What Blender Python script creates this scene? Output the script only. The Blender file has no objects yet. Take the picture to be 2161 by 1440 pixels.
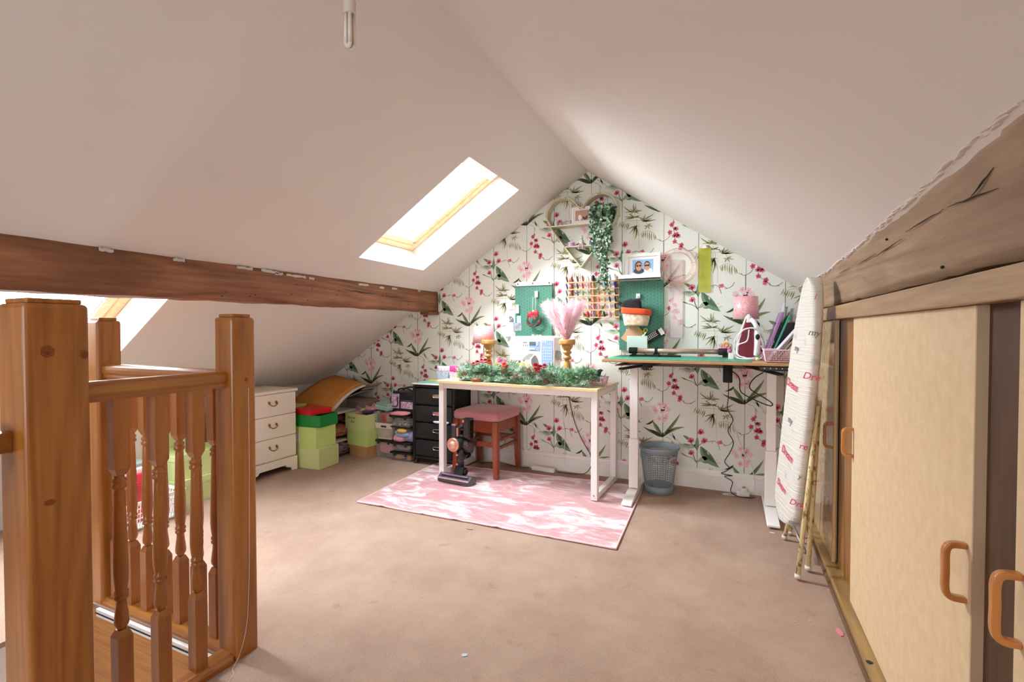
import bpy, bmesh, math, random
from mathutils import Vector, Matrix, noise
PI=math.pi
random.seed(7)
SC=bpy.context.scene
COL=SC.collection
# ---------------- camera
cam=bpy.data.cameras.new('camera'); co=bpy.data.objects.new('camera',cam); COL.objects.link(co)
cam.sensor_width=36; cam.lens=36*1015.08/2161; cam.clip_start=.02; cam.clip_end=100
R0=(0.9116139,0.4110472,-0.000537); U0=(-0.0078805,0.0187834,0.9997925); F0=(-0.410972,0.9114205,-0.0203625)
m=Matrix(((R0[0],U0[0],-F0[0],0),(R0[1],U0[1],-F0[1],0),(R0[2],U0[2],-F0[2],1.15),(0,0,0,1)))
co.matrix_world=m
SC.camera=co
# ---------------- light and exposure
SC.view_settings.view_transform='Standard'; SC.view_settings.look='None'
SC.view_settings.gamma=1; SC.view_settings.use_curve_mapping=False
SC.view_settings.exposure=-0.36
w=bpy.data.worlds.new('sky'); SC.world=w; w.use_nodes=True
bg=w.node_tree.nodes['Background']; bg.inputs[0].default_value=(.86,.93,1,1); bg.inputs[1].default_value=12.0
def area(name,loc,direction,sx,sy,energy,color=(1,1,1),spread=PI):
    l=bpy.data.lights.new(name,'AREA'); l.shape='RECTANGLE'; l.size=sx; l.size_y=sy; l.energy=energy; l.color=color
    o=bpy.data.objects.new(name,l); COL.objects.link(o); o.location=loc
    o.rotation_euler=Vector(direction).to_track_quat('-Z','Y').to_euler(); l.spread=spread
    return o
SLN=Vector((.5423,0,-.8402))     # inward normal of the left roof slope
area('skylight_daylight_far',(-1.83-.40,2.88,1.91+.62-.24),SLN,.72,.95,215,(.93,.975,1))
area('skylight_daylight_near',(-2.875-.40,1.21,1.30+.38),SLN,.74,.95,195,(.93,.975,1))
area('rear_fill_light',(-2.875-.40,-1.21,1.30+.38),SLN,.74,.95,22,(.94,.975,1))  # fill from an unseen skylight added behind the camera
area('gable_fill_light',(-.9,-2.50,1.25),(0,1,.05),1.7,1.5,5,(.94,.97,1))  # fill light placed in an added window behind the camera
# ---------------- materials
def rgb(h,a=1):
    h=h.lstrip('#'); c=[int(h[i:i+2],16)/255 for i in (0,2,4)]
    return tuple([(x/12.92 if x<=.04045 else ((x+.055)/1.055)**2.4) for x in c]+[a])
def newmat(name):
    m=bpy.data.materials.new(name); m.use_nodes=True
    return m,m.node_tree,m.node_tree.nodes['Principled BSDF']
def N(nt,t,**k):
    n=nt.nodes.new(t)
    for a,b in k.items(): setattr(n,a,b)
    return n
def coords(nt,scale=(1,1,1),kind='Object',rot=(0,0,0)):
    tc=N(nt,'ShaderNodeTexCoord'); mp=N(nt,'ShaderNodeMapping'); mp.inputs['Scale'].default_value=scale; mp.inputs['Rotation'].default_value=rot
    nt.links.new(tc.outputs[kind],mp.inputs[0]); return mp.outputs[0]
_mc={}
def mat(name,c,rough=.6,metal=0,var=None,vs=8,bump=0,bs=60,scale=(1,1,1),spec=.5,alpha=1,trans=0,sheen=0,emit=0,coat=0,kind='Object'):
    if name in _mc: return _mc[name]
    m,nt,b=newmat(name); b.inputs['Base Color'].default_value=rgb(c); b.inputs['Roughness'].default_value=rough
    b.inputs['Metallic'].default_value=metal; b.inputs['Specular IOR Level'].default_value=spec
    b.inputs['Alpha'].default_value=alpha; b.inputs['Transmission Weight'].default_value=trans
    b.inputs['Sheen Weight'].default_value=sheen; b.inputs['Coat Weight'].default_value=coat
    if var:
        v=coords(nt,scale,kind); n=N(nt,'ShaderNodeTexNoise'); n.inputs['Scale'].default_value=vs; n.inputs['Detail'].default_value=4
        r=N(nt,'ShaderNodeValToRGB'); r.color_ramp.elements[0].position=.35; r.color_ramp.elements[1].position=.65
        r.color_ramp.elements[0].color=rgb(c); r.color_ramp.elements[1].color=rgb(var)
        nt.links.new(v,n.inputs[0]); nt.links.new(n.outputs[0],r.inputs[0]); nt.links.new(r.outputs[0],b.inputs['Base Color'])
    if bump:
        v=coords(nt,scale,kind); n=N(nt,'ShaderNodeTexNoise'); n.inputs['Scale'].default_value=bs; n.inputs['Detail'].default_value=3
        bp=N(nt,'ShaderNodeBump'); bp.inputs['Strength'].default_value=bump; bp.inputs['Distance'].default_value=.01
        nt.links.new(v,n.inputs[0]); nt.links.new(n.outputs[0],bp.inputs['Height']); nt.links.new(bp.outputs[0],b.inputs['Normal'])
    _mc[name]=m; return m
def wood(name,c1,c2,c3=None,axis='z',rough=.45,fine=60,coat=0,bump=.15,knots=0,stain=None,ring=5):
    """grain runs along axis; fine streaks, broad figure, optional knots"""
    if name in _mc: return _mc[name]
    m,nt,b=newmat(name); L=nt.links.new
    s={'x':(.06,1,1),'y':(1,.06,1),'z':(1,1,.06)}[axis]
    v=coords(nt,s)
    n1=N(nt,'ShaderNodeTexNoise'); n1.inputs['Scale'].default_value=fine; n1.inputs['Detail'].default_value=6; n1.inputs['Roughness'].default_value=.6
    n2=N(nt,'ShaderNodeTexNoise'); n2.inputs['Scale'].default_value=ring; n2.inputs['Detail'].default_value=2; n2.inputs['Distortion'].default_value=.6
    L(v,n1.inputs[0]); L(v,n2.inputs[0])
    ma=N(nt,'ShaderNodeMath',operation='MULTIPLY'); ma.inputs[1].default_value=9; L(n2.outputs[0],ma.inputs[0])
    fr=N(nt,'ShaderNodeMath',operation='PINGPONG'); fr.inputs[1].default_value=.5; L(ma.outputs[0],fr.inputs[0])
    r=N(nt,'ShaderNodeValToRGB'); e=r.color_ramp.elements; e[0].position=.25; e[0].color=rgb(c1); e[1].position=.75; e[1].color=rgb(c2)
    mx=N(nt,'ShaderNodeMath',operation='ADD'); h=N(nt,'ShaderNodeMath',operation='MULTIPLY'); h.inputs[1].default_value=.45; L(fr.outputs[0],h.inputs[0])
    h2=N(nt,'ShaderNodeMath',operation='MULTIPLY'); h2.inputs[1].default_value=.75; L(n1.outputs[0],h2.inputs[0])
    L(h.outputs[0],mx.inputs[0]); L(h2.outputs[0],mx.inputs[1]); L(mx.outputs[0],r.inputs[0])
    out=r.outputs[0]
    if knots:
        v2=coords(nt,{'x':(.5,1,1),'y':(1,.5,1),'z':(1,1,.5)}[axis]); vo=N(nt,'ShaderNodeTexVoronoi'); vo.inputs['Scale'].default_value=knots
        L(v2,vo.inputs[0]); kr=N(nt,'ShaderNodeValToRGB'); kr.color_ramp.elements[0].position=.07; kr.color_ramp.elements[1].position=.13
        kr.color_ramp.elements[0].color=(1,1,1,1); kr.color_ramp.elements[1].color=(0,0,0,1)
        L(vo.outputs['Distance'],kr.inputs[0]); mm=N(nt,'ShaderNodeMix',data_type='RGBA'); L(kr.outputs[0],mm.inputs[0]); L(out,mm.inputs[6]); mm.inputs[7].default_value=rgb(c3 or c1); out=mm.outputs[2]
    if stain:
        v3=coords(nt,(1,1,1)); n3=N(nt,'ShaderNodeTexNoise'); n3.inputs['Scale'].default_value=2.2; n3.inputs['Detail'].default_value=5; L(v3,n3.inputs[0])
        sr=N(nt,'ShaderNodeValToRGB'); sr.color_ramp.elements[0].position=.5; sr.color_ramp.elements[1].position=.72; L(n3.outputs[0],sr.inputs[0])
        mm=N(nt,'ShaderNodeMix',data_type='RGBA'); L(sr.outputs[0],mm.inputs[0]); L(out,mm.inputs[6]); mm.inputs[7].default_value=rgb(stain); out=mm.outputs[2]
    L(out,b.inputs['Base Color']); b.inputs['Roughness'].default_value=rough; b.inputs['Coat Weight'].default_value=coat; b.inputs['Coat Roughness'].default_value=.25
    bp=N(nt,'ShaderNodeBump'); bp.inputs['Strength'].default_value=bump; bp.inputs['Distance'].default_value=.004; L(n1.outputs[0],bp.inputs['Height']); L(bp.outputs[0],b.inputs['Normal'])
    _mc[name]=m; return m
# ---------------- mesh builder
class MB:
    def __init__(s): s.v=[]; s.f=[]; s.m=[]; s.sm=[]; s.M=None
    def vert(s,p):
        p=Vector(p)
        if s.M is not None: p=s.M@p
        s.v.append(p[:]); return len(s.v)-1
    def face(s,idx,m=0,smooth=False): s.f.append(tuple(idx)); s.m.append(m); s.sm.append(smooth)
    def poly(s,pts,m=0): s.face([s.vert(p) for p in pts],m)
    def box(s,x0,x1,y0,y1,z0,z1,m=0):
        i=[s.vert(p) for p in ((x0,y0,z0),(x1,y0,z0),(x1,y1,z0),(x0,y1,z0),(x0,y0,z1),(x1,y0,z1),(x1,y1,z1),(x0,y1,z1))]
        for q in ((0,3,2,1),(4,5,6,7),(0,1,5,4),(1,2,6,5),(2,3,7,6),(3,0,4,7)): s.face([i[k] for k in q],m)
        return s
    def frustum(s,a,b,z0,z1,m=0):
        """a,b: (x0,x1,y0,y1) rectangles at z0 and z1"""
        i=[s.vert(p) for p in ((a[0],a[2],z0),(a[1],a[2],z0),(a[1],a[3],z0),(a[0],a[3],z0),(b[0],b[2],z1),(b[1],b[2],z1),(b[1],b[3],z1),(b[0],b[3],z1))]
        for q in ((0,3,2,1),(4,5,6,7),(0,1,5,4),(1,2,6,5),(2,3,7,6),(3,0,4,7)): s.face([i[k] for k in q],m)
        return s
    def bar(s,p,q,w,h=None,m=0,up=(0,0,1)):
        h=h or w; p=Vector(p); q=Vector(q); d=(q-p).normalized(); u=Vector(up)
        if abs(d.dot(u))>.98: u=Vector((0,1,0))
        a=d.cross(u).normalized()*w/2; b=a.cross(d).normalized()*h/2
        i=[s.vert(c) for c in (p-a-b,p+a-b,p+a+b,p-a+b,q-a-b,q+a-b,q+a+b,q-a+b)]
        for t in ((0,3,2,1),(4,5,6,7),(0,1,5,4),(1,2,6,5),(2,3,7,6),(3,0,4,7)): s.face([i[k] for k in t],m)
        return s
    def lathe(s,prof,c=(0,0,0),seg=24,m=0,axis='z',sx=1,sy=1,cap=True):
        rows=[]
        for r,z in prof:
            row=[]
            for k in range(seg):
                a=2*PI*k/seg; x,y=r*math.cos(a)*sx,r*math.sin(a)*sy
                p={'z':(x,y,z),'x':(z,x,y),'y':(x,z,y)}[axis]
                row.append(s.vert((p[0]+c[0],p[1]+c[1],p[2]+c[2])))
            rows.append(row)
        for a,b in zip(rows,rows[1:]):
            for k in range(seg): s.face((a[k],a[(k+1)%seg],b[(k+1)%seg],b[k]),m,True)
        if cap: s.face(rows[0][::-1],m); s.face(rows[-1],m)
        return s
    def tube(s,pts,r,seg=8,m=0,closed=False):
        pts=[Vector(p) for p in pts]; n=len(pts); rows=[]; u=None
        for i,p in enumerate(pts):
            if closed: d=(pts[(i+1)%n]-pts[i-1]).normalized()
            else: d=(pts[min(i+1,n-1)]-pts[max(i-1,0)]).normalized()
            if u is None: u=Vector((0,0,1)) if abs(d.z)<.9 else Vector((1,0,0))
            a=d.cross(u); a=a.normalized() if a.length>1e-6 else Vector((1,0,0)); b=a.cross(d).normalized(); u=b
            rr=r[i] if isinstance(r,(list,tuple)) else r
            rows.append([s.vert(p+(a*math.cos(2*PI*k/seg)+b*math.sin(2*PI*k/seg))*rr) for k in range(seg)])
        R=list(zip(rows,rows[1:]))+([(rows[-1],rows[0])] if closed else [])
        for a,b in R:
            for k in range(seg): s.face((a[k],a[(k+1)%seg],b[(k+1)%seg],b[k]),m,True)
        if not closed: s.face(rows[0][::-1],m); s.face(rows[-1],m)
        return s
    def prism(s,poly,a,b,axis='y',m=0,m2=None):
        """poly 2-D outline extruded along axis from a to b"""
        def P(p,t): return {'y':(p[0],t,p[1]),'x':(t,p[0],p[1]),'z':(p[0],p[1],t)}[axis]
        A=[s.vert(P(p,a)) for p in poly]; B=[s.vert(P(p,b)) for p in poly]; n=len(poly)
        s.face(A[::-1],m); s.face(B,m if m2 is None else m2)
        for i in range(n): s.face((A[i],A[(i+1)%n],B[(i+1)%n],B[i]),m)
        return s
    def surf(s,fn,nu,nv,m=0):
        g=[[s.vert(fn(i/nu,j/nv)) for j in range(nv+1)] for i in range(nu+1)]
        for i in range(nu):
            for j in range(nv): s.face((g[i][j],g[i+1][j],g[i+1][j+1],g[i][j+1]),m,True)
        return s
    def ball(s,c,r,m=0,sx=1,sy=1,sz=1,seg=10,rings=6):
        pr=[(max(r*math.sin(PI*k/rings),1e-5),-r*math.cos(PI*k/rings)*sz) for k in range(rings+1)]
        return s.lathe(pr,c,seg,m,'z',sx,sy,False)
    def build(s,name,mats,parent=None,bevel=0,solid=0,sub=0,wire=0,smooth=None,kind=None,label=None,segs=2):
        me=bpy.data.meshes.new(name); me.from_pydata(s.v,[],s.f)
        if not isinstance(mats,(list,tuple)): mats=[mats]
        for q in mats: me.materials.append(q)
        me.polygons.foreach_set('material_index',s.m)
        me.polygons.foreach_set('use_smooth',[bool(x) if smooth is None else smooth for x in s.sm])
        bm=bmesh.new(); bm.from_mesh(me); bmesh.ops.recalc_face_normals(bm,faces=bm.faces); bm.to_mesh(me); bm.free()
        o=bpy.data.objects.new(name,me); COL.objects.link(o)
        if parent is not None: o.parent=parent
        if wire: q=o.modifiers.new('w','WIREFRAME'); q.thickness=wire; q.use_replace=True
        if sub: q=o.modifiers.new('s','SUBSURF'); q.levels=q.render_levels=sub
        if solid: q=o.modifiers.new('t','SOLIDIFY'); q.thickness=solid; q.offset=0
        if bevel: q=o.modifiers.new('b','BEVEL'); q.width=bevel; q.segments=segs; q.limit_method='ANGLE'; q.angle_limit=math.radians(35)
        if kind: o['kind']=kind
        if label: o['label']=label
        return o
def tag(o,label,cat,group=None,kind=None):
    o['label']=label; o['category']=cat
    if group: o['group']=group
    if kind: o['kind']=kind
    return o
def T(name,label,cat,loc=(0,0,0),rz=0,group=None):
    o=bpy.data.objects.new(name,None); COL.objects.link(o); o.location=loc; o.rotation_euler=(0,0,math.radians(rz)); o.empty_display_size=.05
    return tag(o,label,cat,group)
def dup(root,loc,rz=None,label=None,group=None):
    r=root.copy(); COL.objects.link(r); r.location=loc
    if rz is not None: r.rotation_euler=(0,0,math.radians(rz))
    if label: r['label']=label
    if group: r['group']=group
    for ch in list(root.children):
        c=ch.copy(); COL.objects.link(c); c.parent=r
        for g in list(ch.children):
            d=g.copy(); COL.objects.link(d); d.parent=c
    return r
def cat(pts,n=8,closed=False):
    """catmull-rom through points"""
    P=[Vector(p) for p in pts]; out=[]; k=len(P)
    rng=range(k) if closed else range(k-1)
    for i in rng:
        p0=P[i-1] if (closed or i>0) else P[0]; p1=P[i]; p2=P[(i+1)%k]; p3=P[(i+2)%k] if (closed or i+2<k) else P[-1]
        for j in range(n):
            t=j/n; out.append(.5*((2*p1)+(p2-p0)*t+(2*p0-5*p1+4*p2-p3)*t*t+(3*p1-p0-3*p2+p3)*t**3))
    if not closed: out.append(P[-1])
    return out
def text_part(name,body,size,mt,parent,matrix,shear=0,ext=.0004,label=None,space=1):
    c=bpy.data.curves.new(name,'FONT'); c.body=body; c.size=size; c.extrude=ext; c.shear=shear; c.align_x='CENTER'; c.align_y='CENTER'; c.space_line=space
    t=bpy.data.objects.new(name+'_tmp',c); COL.objects.link(t); dg=bpy.context.evaluated_depsgraph_get(); dg.update()
    me=bpy.data.meshes.new_from_object(t.evaluated_get(dg)); bpy.data.objects.remove(t); bpy.data.curves.remove(c)
    me.name=name; me.materials.clear(); me.materials.append(mt)
    o=bpy.data.objects.new(name,me); COL.objects.link(o); o.parent=parent; o.matrix_local=matrix
    if label: o['label']=label
    return o
def face_matrix(loc,right,up):
    r=Vector(right).normalized(); u=Vector(up).normalized(); n=r.cross(u)
    return Matrix(((r.x,u.x,n.x,loc[0]),(r.y,u.y,n.y,loc[1]),(r.z,u.z,n.z,loc[2]),(0,0,0,1)))
# ---------------- palette
plaster=mat('plaster','#e2dbd6',.85,bump=.06,bs=25,var='#e6e0da',vs=1.2)
white_paint=mat('white_paint','#f1ece6',.45)
metal_white=mat('white_steel','#f0ece9',.4)
steel=mat('steel','#c9c9c9',.25,1)
black=mat('black_plastic','#141415',.42)
blackm=mat('black_matt','#1b1b1d',.8)
gold=mat('rose_gold','#e8ab95',.3,.7)
brass=mat('brass','#9a7a3c',.35,1)
pine=wood('pine','#8f501b','#ba7c34','#5e2f12','z',.35,45,.3,knots=3.2)
pine_y=wood('pine_y','#93531d','#bf833b','#6e3312','y',.3,45,.35,knots=2)
pine_x=wood('pine_x','#93531d','#bf833b','#6e3312','x',.3,45,.35,knots=2)
bal_wood=wood('baluster_pine','#8f501b','#b67432',None,'z',.32,60,.3)
beam_l=wood('old_beam','#6c4027','#a87250','#42261a','y',.6,50,0,.5,knots=1.6,stain='#6f4730')
beam_r=wood('old_beam_right','#7b6148','#a98b6e','#4a3424','y',.62,45,0,.4,knots=1.4,stain='#8f725a')
oak_y=wood('oak_board_y','#8a6847','#b29068','#5a3c22','y',.4,60,.2,.2)
oak_z=wood('oak_board_z','#74481b','#a87438','#4a2c10','z',.35,50,.3,.2,knots=1.5)
oak_dark=wood('oak_dark','#3d2410','#59381b','#2e1a0a','z',.6,50,.0,.2)
hardboard=mat('hardboard','#d0b28a',.55,var='#d9bd97',vs=26,bump=.03,bs=90)
door_edge=mat('door_edge','#b39577',.6)
thresh=wood('threshold_oak','#7d5c34','#ad8a58','#57401f','y',.3,50,.35,.2)
# ================= setting
GY=3.772; XR,ZR=-1.0374,2.4246; SL,SR=.6455,.6733; XK=-3.825; ZK=ZR-SL*(XR-XK); YF=-2.6; XW=1.75
def zl(x): return ZR-SL*(XR-x)
def zr_(x): return ZR-SR*(x-XR)
# carpet
def carpet():
    m,nt,b=newmat('carpet'); L=nt.links.new; v=coords(nt,(1,1,1))
    n=N(nt,'ShaderNodeTexNoise'); n.inputs['Scale'].default_value=3; n.inputs['Detail'].default_value=8; n.inputs['Roughness'].default_value=.7; L(v,n.inputs[0])
    r=N(nt,'ShaderNodeValToRGB'); e=r.color_ramp.elements; e[0].position=.32; e[0].color=rgb('#a08473'); e[1].position=.68; e[1].color=rgb('#b49987'); L(n.outputs[0],r.inputs[0])
    n2=N(nt,'ShaderNodeTexNoise'); n2.inputs['Scale'].default_value=9; n2.inputs['Detail'].default_value=6; L(v,n2.inputs[0])
    r2=N(nt,'ShaderNodeValToRGB'); e=r2.color_ramp.elements; e[0].position=.64; e[0].color=(0,0,0,1); e[1].position=.74; e[1].color=(.35,.35,.35,1); L(n2.outputs[0],r2.inputs[0])
    mx=N(nt,'ShaderNodeMix',data_type='RGBA'); L(r2.outputs[0],mx.inputs[0]); L(r.outputs[0],mx.inputs[6]); mx.inputs[7].default_value=rgb('#7f6050')
    n3=N(nt,'ShaderNodeTexNoise'); n3.inputs['Scale'].default_value=260; n3.inputs['Detail'].default_value=2; L(v,n3.inputs[0])
    r3=N(nt,'ShaderNodeValToRGB'); e=r3.color_ramp.elements; e[0].position=.3; e[0].color=(.78,.78,.78,1); e[1].position=.7; e[1].color=(1.1,1.1,1.1,1); L(n3.outputs[0],r3.inputs[0])
    mu=N(nt,'ShaderNodeMix',data_type='RGBA',blend_type='MULTIPLY'); mu.inputs[0].default_value=1; L(mx.outputs[2],mu.inputs[6]); L(r3.outputs[0],mu.inputs[7])
    L(mu.outputs[2],b.inputs['Base Color']); b.inputs['Roughness'].default_value=.95; b.inputs['Specular IOR Level'].default_value=.1
    bp=N(nt,'ShaderNodeBump'); bp.inputs['Strength'].default_value=.5; bp.inputs['Distance'].default_value=.004; L(n3.outputs[0],bp.inputs['Height']); L(bp.outputs[0],b.inputs['Normal'])
    return m
carp=carpet()
WX0,WX1,WY0,WY1=-2.44,-1.66,-1.2,1.105     # stairwell opening
def struct(mb,name,m,label=None,**k):
    o=mb.build(name,m,None,**k); o['kind']='structure'
    if label: o['label']=label
    return o
f=MB()
for a in ((XK-.1,WX0,YF,GY),(WX1,XW+.1,YF,GY),(WX0,WX1,YF,WY0),(WX0,WX1,WY1,GY)): f.box(a[0],a[1],a[2],a[3],-.02,0)
struct(f,'floor',carp,'brown pink fitted carpet across the attic floor')
ply=wood('stair_ply','#a8672a','#cf9146','#6b3b16','x',.4,26,.2,.15,knots=2.4,ring=9)
s=MB(); s.box(WX0-.02,WX1+.02,WY1,WY1+.015,-2.2,-.0201); 
struct(s,'wall_stairwell',ply,'pine plywood lining of the stairwell below the back rail')
s=MB(); s.box(WX0-.02,WX0,WY0,WY1,-2.2,-.0201); s.box(WX1,WX1+.02,WY0,WY1,-2.2,-.0201); s.box(WX0,WX1,WY0-.02,WY0,-2.2,-.0201)
struct(s,'wall_stairwell_side',plaster)
s=MB()
for i in range(8): s.box(WX0,WX1,-1.2+.24*i,-1.2+.24*i+.2399,-2.2,-.4-.22*i)
struct(s,'stairs',carp,'carpeted stair flight going down inside the stairwell')
# roof slopes with skylight holes
HOL=[(2.51,3.25,-2.25,-1.41),(.85,1.596,-3.29,-2.46),(-1.59,-.85,-3.29,-2.46)]  # last hole is an unseen skylight added behind the camera for light
DP=.24; NV=Vector((-.5423,0,.8402))
c=MB()
ys=sorted({YF-.1,GY+.1}|{h[i] for h in HOL for i in (0,1)}); xs=sorted({XK-.15,XR}|{h[i] for h in HOL for i in (2,3)})
for i in range(len(xs)-1):
    for j in range(len(ys)-1):
        x0,x1,y0,y1=xs[i],xs[i+1],ys[j],ys[j+1]
        xm,ym=(x0+x1)/2,(y0+y1)/2
        if any(h[0]<ym<h[1] and h[2]<xm<h[3] for h in HOL): continue
        c.poly([(x0,y0,zl(x0)),(x1,y0,zl(x1)),(x1,y1,zl(x1)),(x0,y1,zl(x0))])
        c.poly([Vector(q)+NV*(DP+.01) for q in [(x0,y0,zl(x0)),(x0,y1,zl(x0)),(x1,y1,zl(x1)),(x1,y0,zl(x1))]])
for h in HOL:
    q=[Vector((h[2],h[0],zl(h[2]))),Vector((h[3],h[0],zl(h[3]))),Vector((h[3],h[1],zl(h[3]))),Vector((h[2],h[1],zl(h[2])))]
    for k in range(4): a,b=q[k],q[(k+1)%4]; c.poly([a,b,b+NV*(DP+.01),a+NV*(DP+.01)])
z2=zr_(XW)
c.poly([(XR,YF-.1,ZR),(XW+.1,YF-.1,zr_(XW+.1)),(XW+.1,GY+.1,zr_(XW+.1)),(XR,GY+.1,ZR)])
c.poly([(XR,YF-.1,ZR+.3),(XW+.1,YF-.1,zr_(XW+.1)+.3),(XW+.1,GY+.1,zr_(XW+.1)+.3),(XR,GY+.1,ZR+.3)])
struct(c,'ceiling',plaster,'sloping plastered ceiling meeting at the ridge')
# gable walls
paper=mat('wallpaper_ground','#e6e7de',.75,bump=.03,bs=40)
prof=[(XK-.02,0),(XW+.02,0),(XW+.02,zr_(XW+.02)),(XR,ZR),(XK-.02,zl(XK-.02))]
w_=MB(); w_.prism(prof,GY,GY+.08,'y'); wall_back=struct(w_,'wall_back',paper,'gable wall hung with floral orchid and palm wallpaper')
w_=MB()   # front gable with an added window hole to let in fill light
x0,x1,za,zb=-1.75,-.05,.5,2.0-.05
w_.prism([(XK-.02,0),(x0,0),(x0,zl(x0)),(XK-.02,zl(XK-.02))],YF-.08,YF,'y')
w_.prism([(x1,0),(XW+.02,0),(XW+.02,zr_(XW)),(x1,zr_(x1))],YF-.08,YF,'y')
w_.prism([(x0,0),(x1,0),(x1,za),(x0,za)],YF-.08,YF,'y')
w_.prism([(x0,zb),(x1,zb-.25),(x1,zr_(x1)),(XR,ZR),(x0,zl(x0))],YF-.08,YF,'y')
struct(w_,'wall_front',plaster)
w_=MB(); w_.box(XK-.08,XK,YF,GY,0,zl(XK)+.02); struct(w_,'wall_left',plaster,'low knee wall on the left under the slope')
w_=MB(); w_.box(XW,XW+.08,YF,GY,0,zr_(XW)+.05); struct(w_,'wall_right',plaster)
# baseboard
b=MB(); b.prism([(GY,0),(GY-.02,0),(GY-.02,.105),(GY-.013,.112),(GY-.013,.122),(GY-.006,.135),(GY,.137)],XK,.42,'x')
bb=struct(b,'baseboard_back',white_paint,'white painted skirting board along the papered gable wall')
# ---------------- wallpaper print
HH=[0.000659158,5.77744e-06,-0.805,9.0282e-05,-0.000727727,0.85,7.92478e-05,-3.7449e-06]
def hm(x,y):
    w=HH[6]*x+HH[7]*y+1; return ((HH[0]*x+HH[1]*y+HH[2])/w,(HH[3]*x+HH[4]*y+HH[5])/w)
B0=hm(503,745)
def loc(x,y): a=hm(x,y); return Vector((a[0]-B0[0],a[1]-B0[1]))
S_=.5*((loc(600,745)-loc(500,745)).length/100+.00068)    # metres per traced unit
wp_cols=['#526a4c','#2e3b27','#7d8a55','#a9b394','#76927a','#948f68','#b3ab84','#76655a','#a8a9a4','#f2c3cc','#e58fa6','#cb4a6b','#8f2444','#dd6c84','#cfd3bf']
wp_m=[mat('print_%d'%i,h,.8) for i,h in enumerate(wp_cols)]
DG,BK,OL,PG,TG,BO,BT,BR,GR,PP,PM,RD,DR,PK,FG=range(15)
tile=[]   # (poly list in tile coordinates, material, layer)
def blade(x0,y0,x1,y1,wd,bend=0,m=DG,ly=1,seg=6,wp=.45):
    a=loc(x0,y0); b=loc(x1,y1); d=b-a; n=Vector((-d.y,d.x)); c1=(a+b)/2+n*bend; L=[];Rr=[]
    for i in range(seg+1):
        t=i/seg; p=a*(1-t)**2+c1*2*t*(1-t)+b*t*t; tg=((c1-a)*(1-t)+(b-c1)*t).normalized(); nn=Vector((-tg.y,tg.x))
        ww=wd*S_*.5*(math.sin(PI*min(1,max(.02,t**(math.log(.5)/math.log(wp)))))*.95+.05*(1-t)); L.append(p+nn*ww); Rr.append(p-nn*ww)
    for i in range(seg): tile.append(([L[i],L[i+1],Rr[i+1],Rr[i]],m,ly))
def stroke(pts,wd=5,m=BR,ly=1):
    P=[loc(*p) for p in pts]
    P=[Vector(q[:2]) for q in cat([(p.x,p.y,0) for p in P],4)]
    for a,b in zip(P,P[1:]):
        d=(b-a)
        if d.length<1e-6: continue
        n=Vector((-d.y,d.x)).normalized()*wd*S_*.5; e=d.normalized()*wd*S_*.2; tile.append(([a+n-e,b+n+e,b-n+e,a-n-e],m,ly))
def blossom(x,y,r,m=RD,c=DR,n=5,ly=3,rot=0,wd=.8,cr=.2):
    for k in range(n):
        a=rot+2*PI*k/n; blade(x,y,x+r*math.cos(a),y+r*math.sin(a),r*wd,0,m,ly,4,.6)
    o=loc(x,y); tile.append(([o+Vector((math.cos(t*PI/3),math.sin(t*PI/3)))*r*cr*S_ for t in range(6)],c,ly+1))
rn=random.Random(3)
# grass-lily plant with hyacinth head
stroke([(502,250),(502,400)],5,BR,0); stroke([(502,580),(502,700)],5,OL,0)
blade(500,742,285,630,30,.05,DG,2); blade(502,745,360,660,44,.03,BK,3); blade(500,735,385,560,44,.02,OL,2); blade(402,560,312,607,22,.25,BK,3)
blade(496,730,420,600,18,0,DG,3); blade(508,715,692,490,34,-.10,OL,2); blade(506,720,650,540,16,-.08,DG,3); blade(505,745,748,640,36,.22,OL,2); blade(504,748,640,655,22,.15,BK,3); blade(503,750,503,690,26,0,BK,3)
for x,y in ((430,465),(500,470),(540,520),(468,545),(530,405),(470,392),(405,430),(560,450),(500,440),(520,560)):
    blossom(x,y,33,PP,PP,5,3,rn.random()*3,.72,.1)
for x,y in ((430,465),(500,470),(540,520),(468,545),(530,408),(470,392)):
    blossom(x,y,14,PM,RD,5,5,rn.random()*3,.28,.3)
# orchid branch
stroke([(440,222),(475,245),(503,247),(550,225),(575,190)],5); stroke([(470,240),(462,225)],4)
stroke([(608,-20),(612,30),(600,90),(618,170),(622,230),(650,290),(705,335),(740,375),(790,385),(830,370),(858,352)],5); stroke([(740,375),(728,345)],4); stroke([(800,385),(822,388)],4)
for x,y,r,m in ((590,85,27,RD),(610,62,16,PK),(640,135,27,PK),(625,128,18,RD),(570,165,28,RD),(640,200,34,RD),(612,205,24,PK),(665,215,24,PK),(622,270,26,RD),(695,315,28,RD),(685,345,26,PK)):
    blossom(x,y,r,m,DR,5,3,rn.random()*3,.75,.22)
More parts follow.
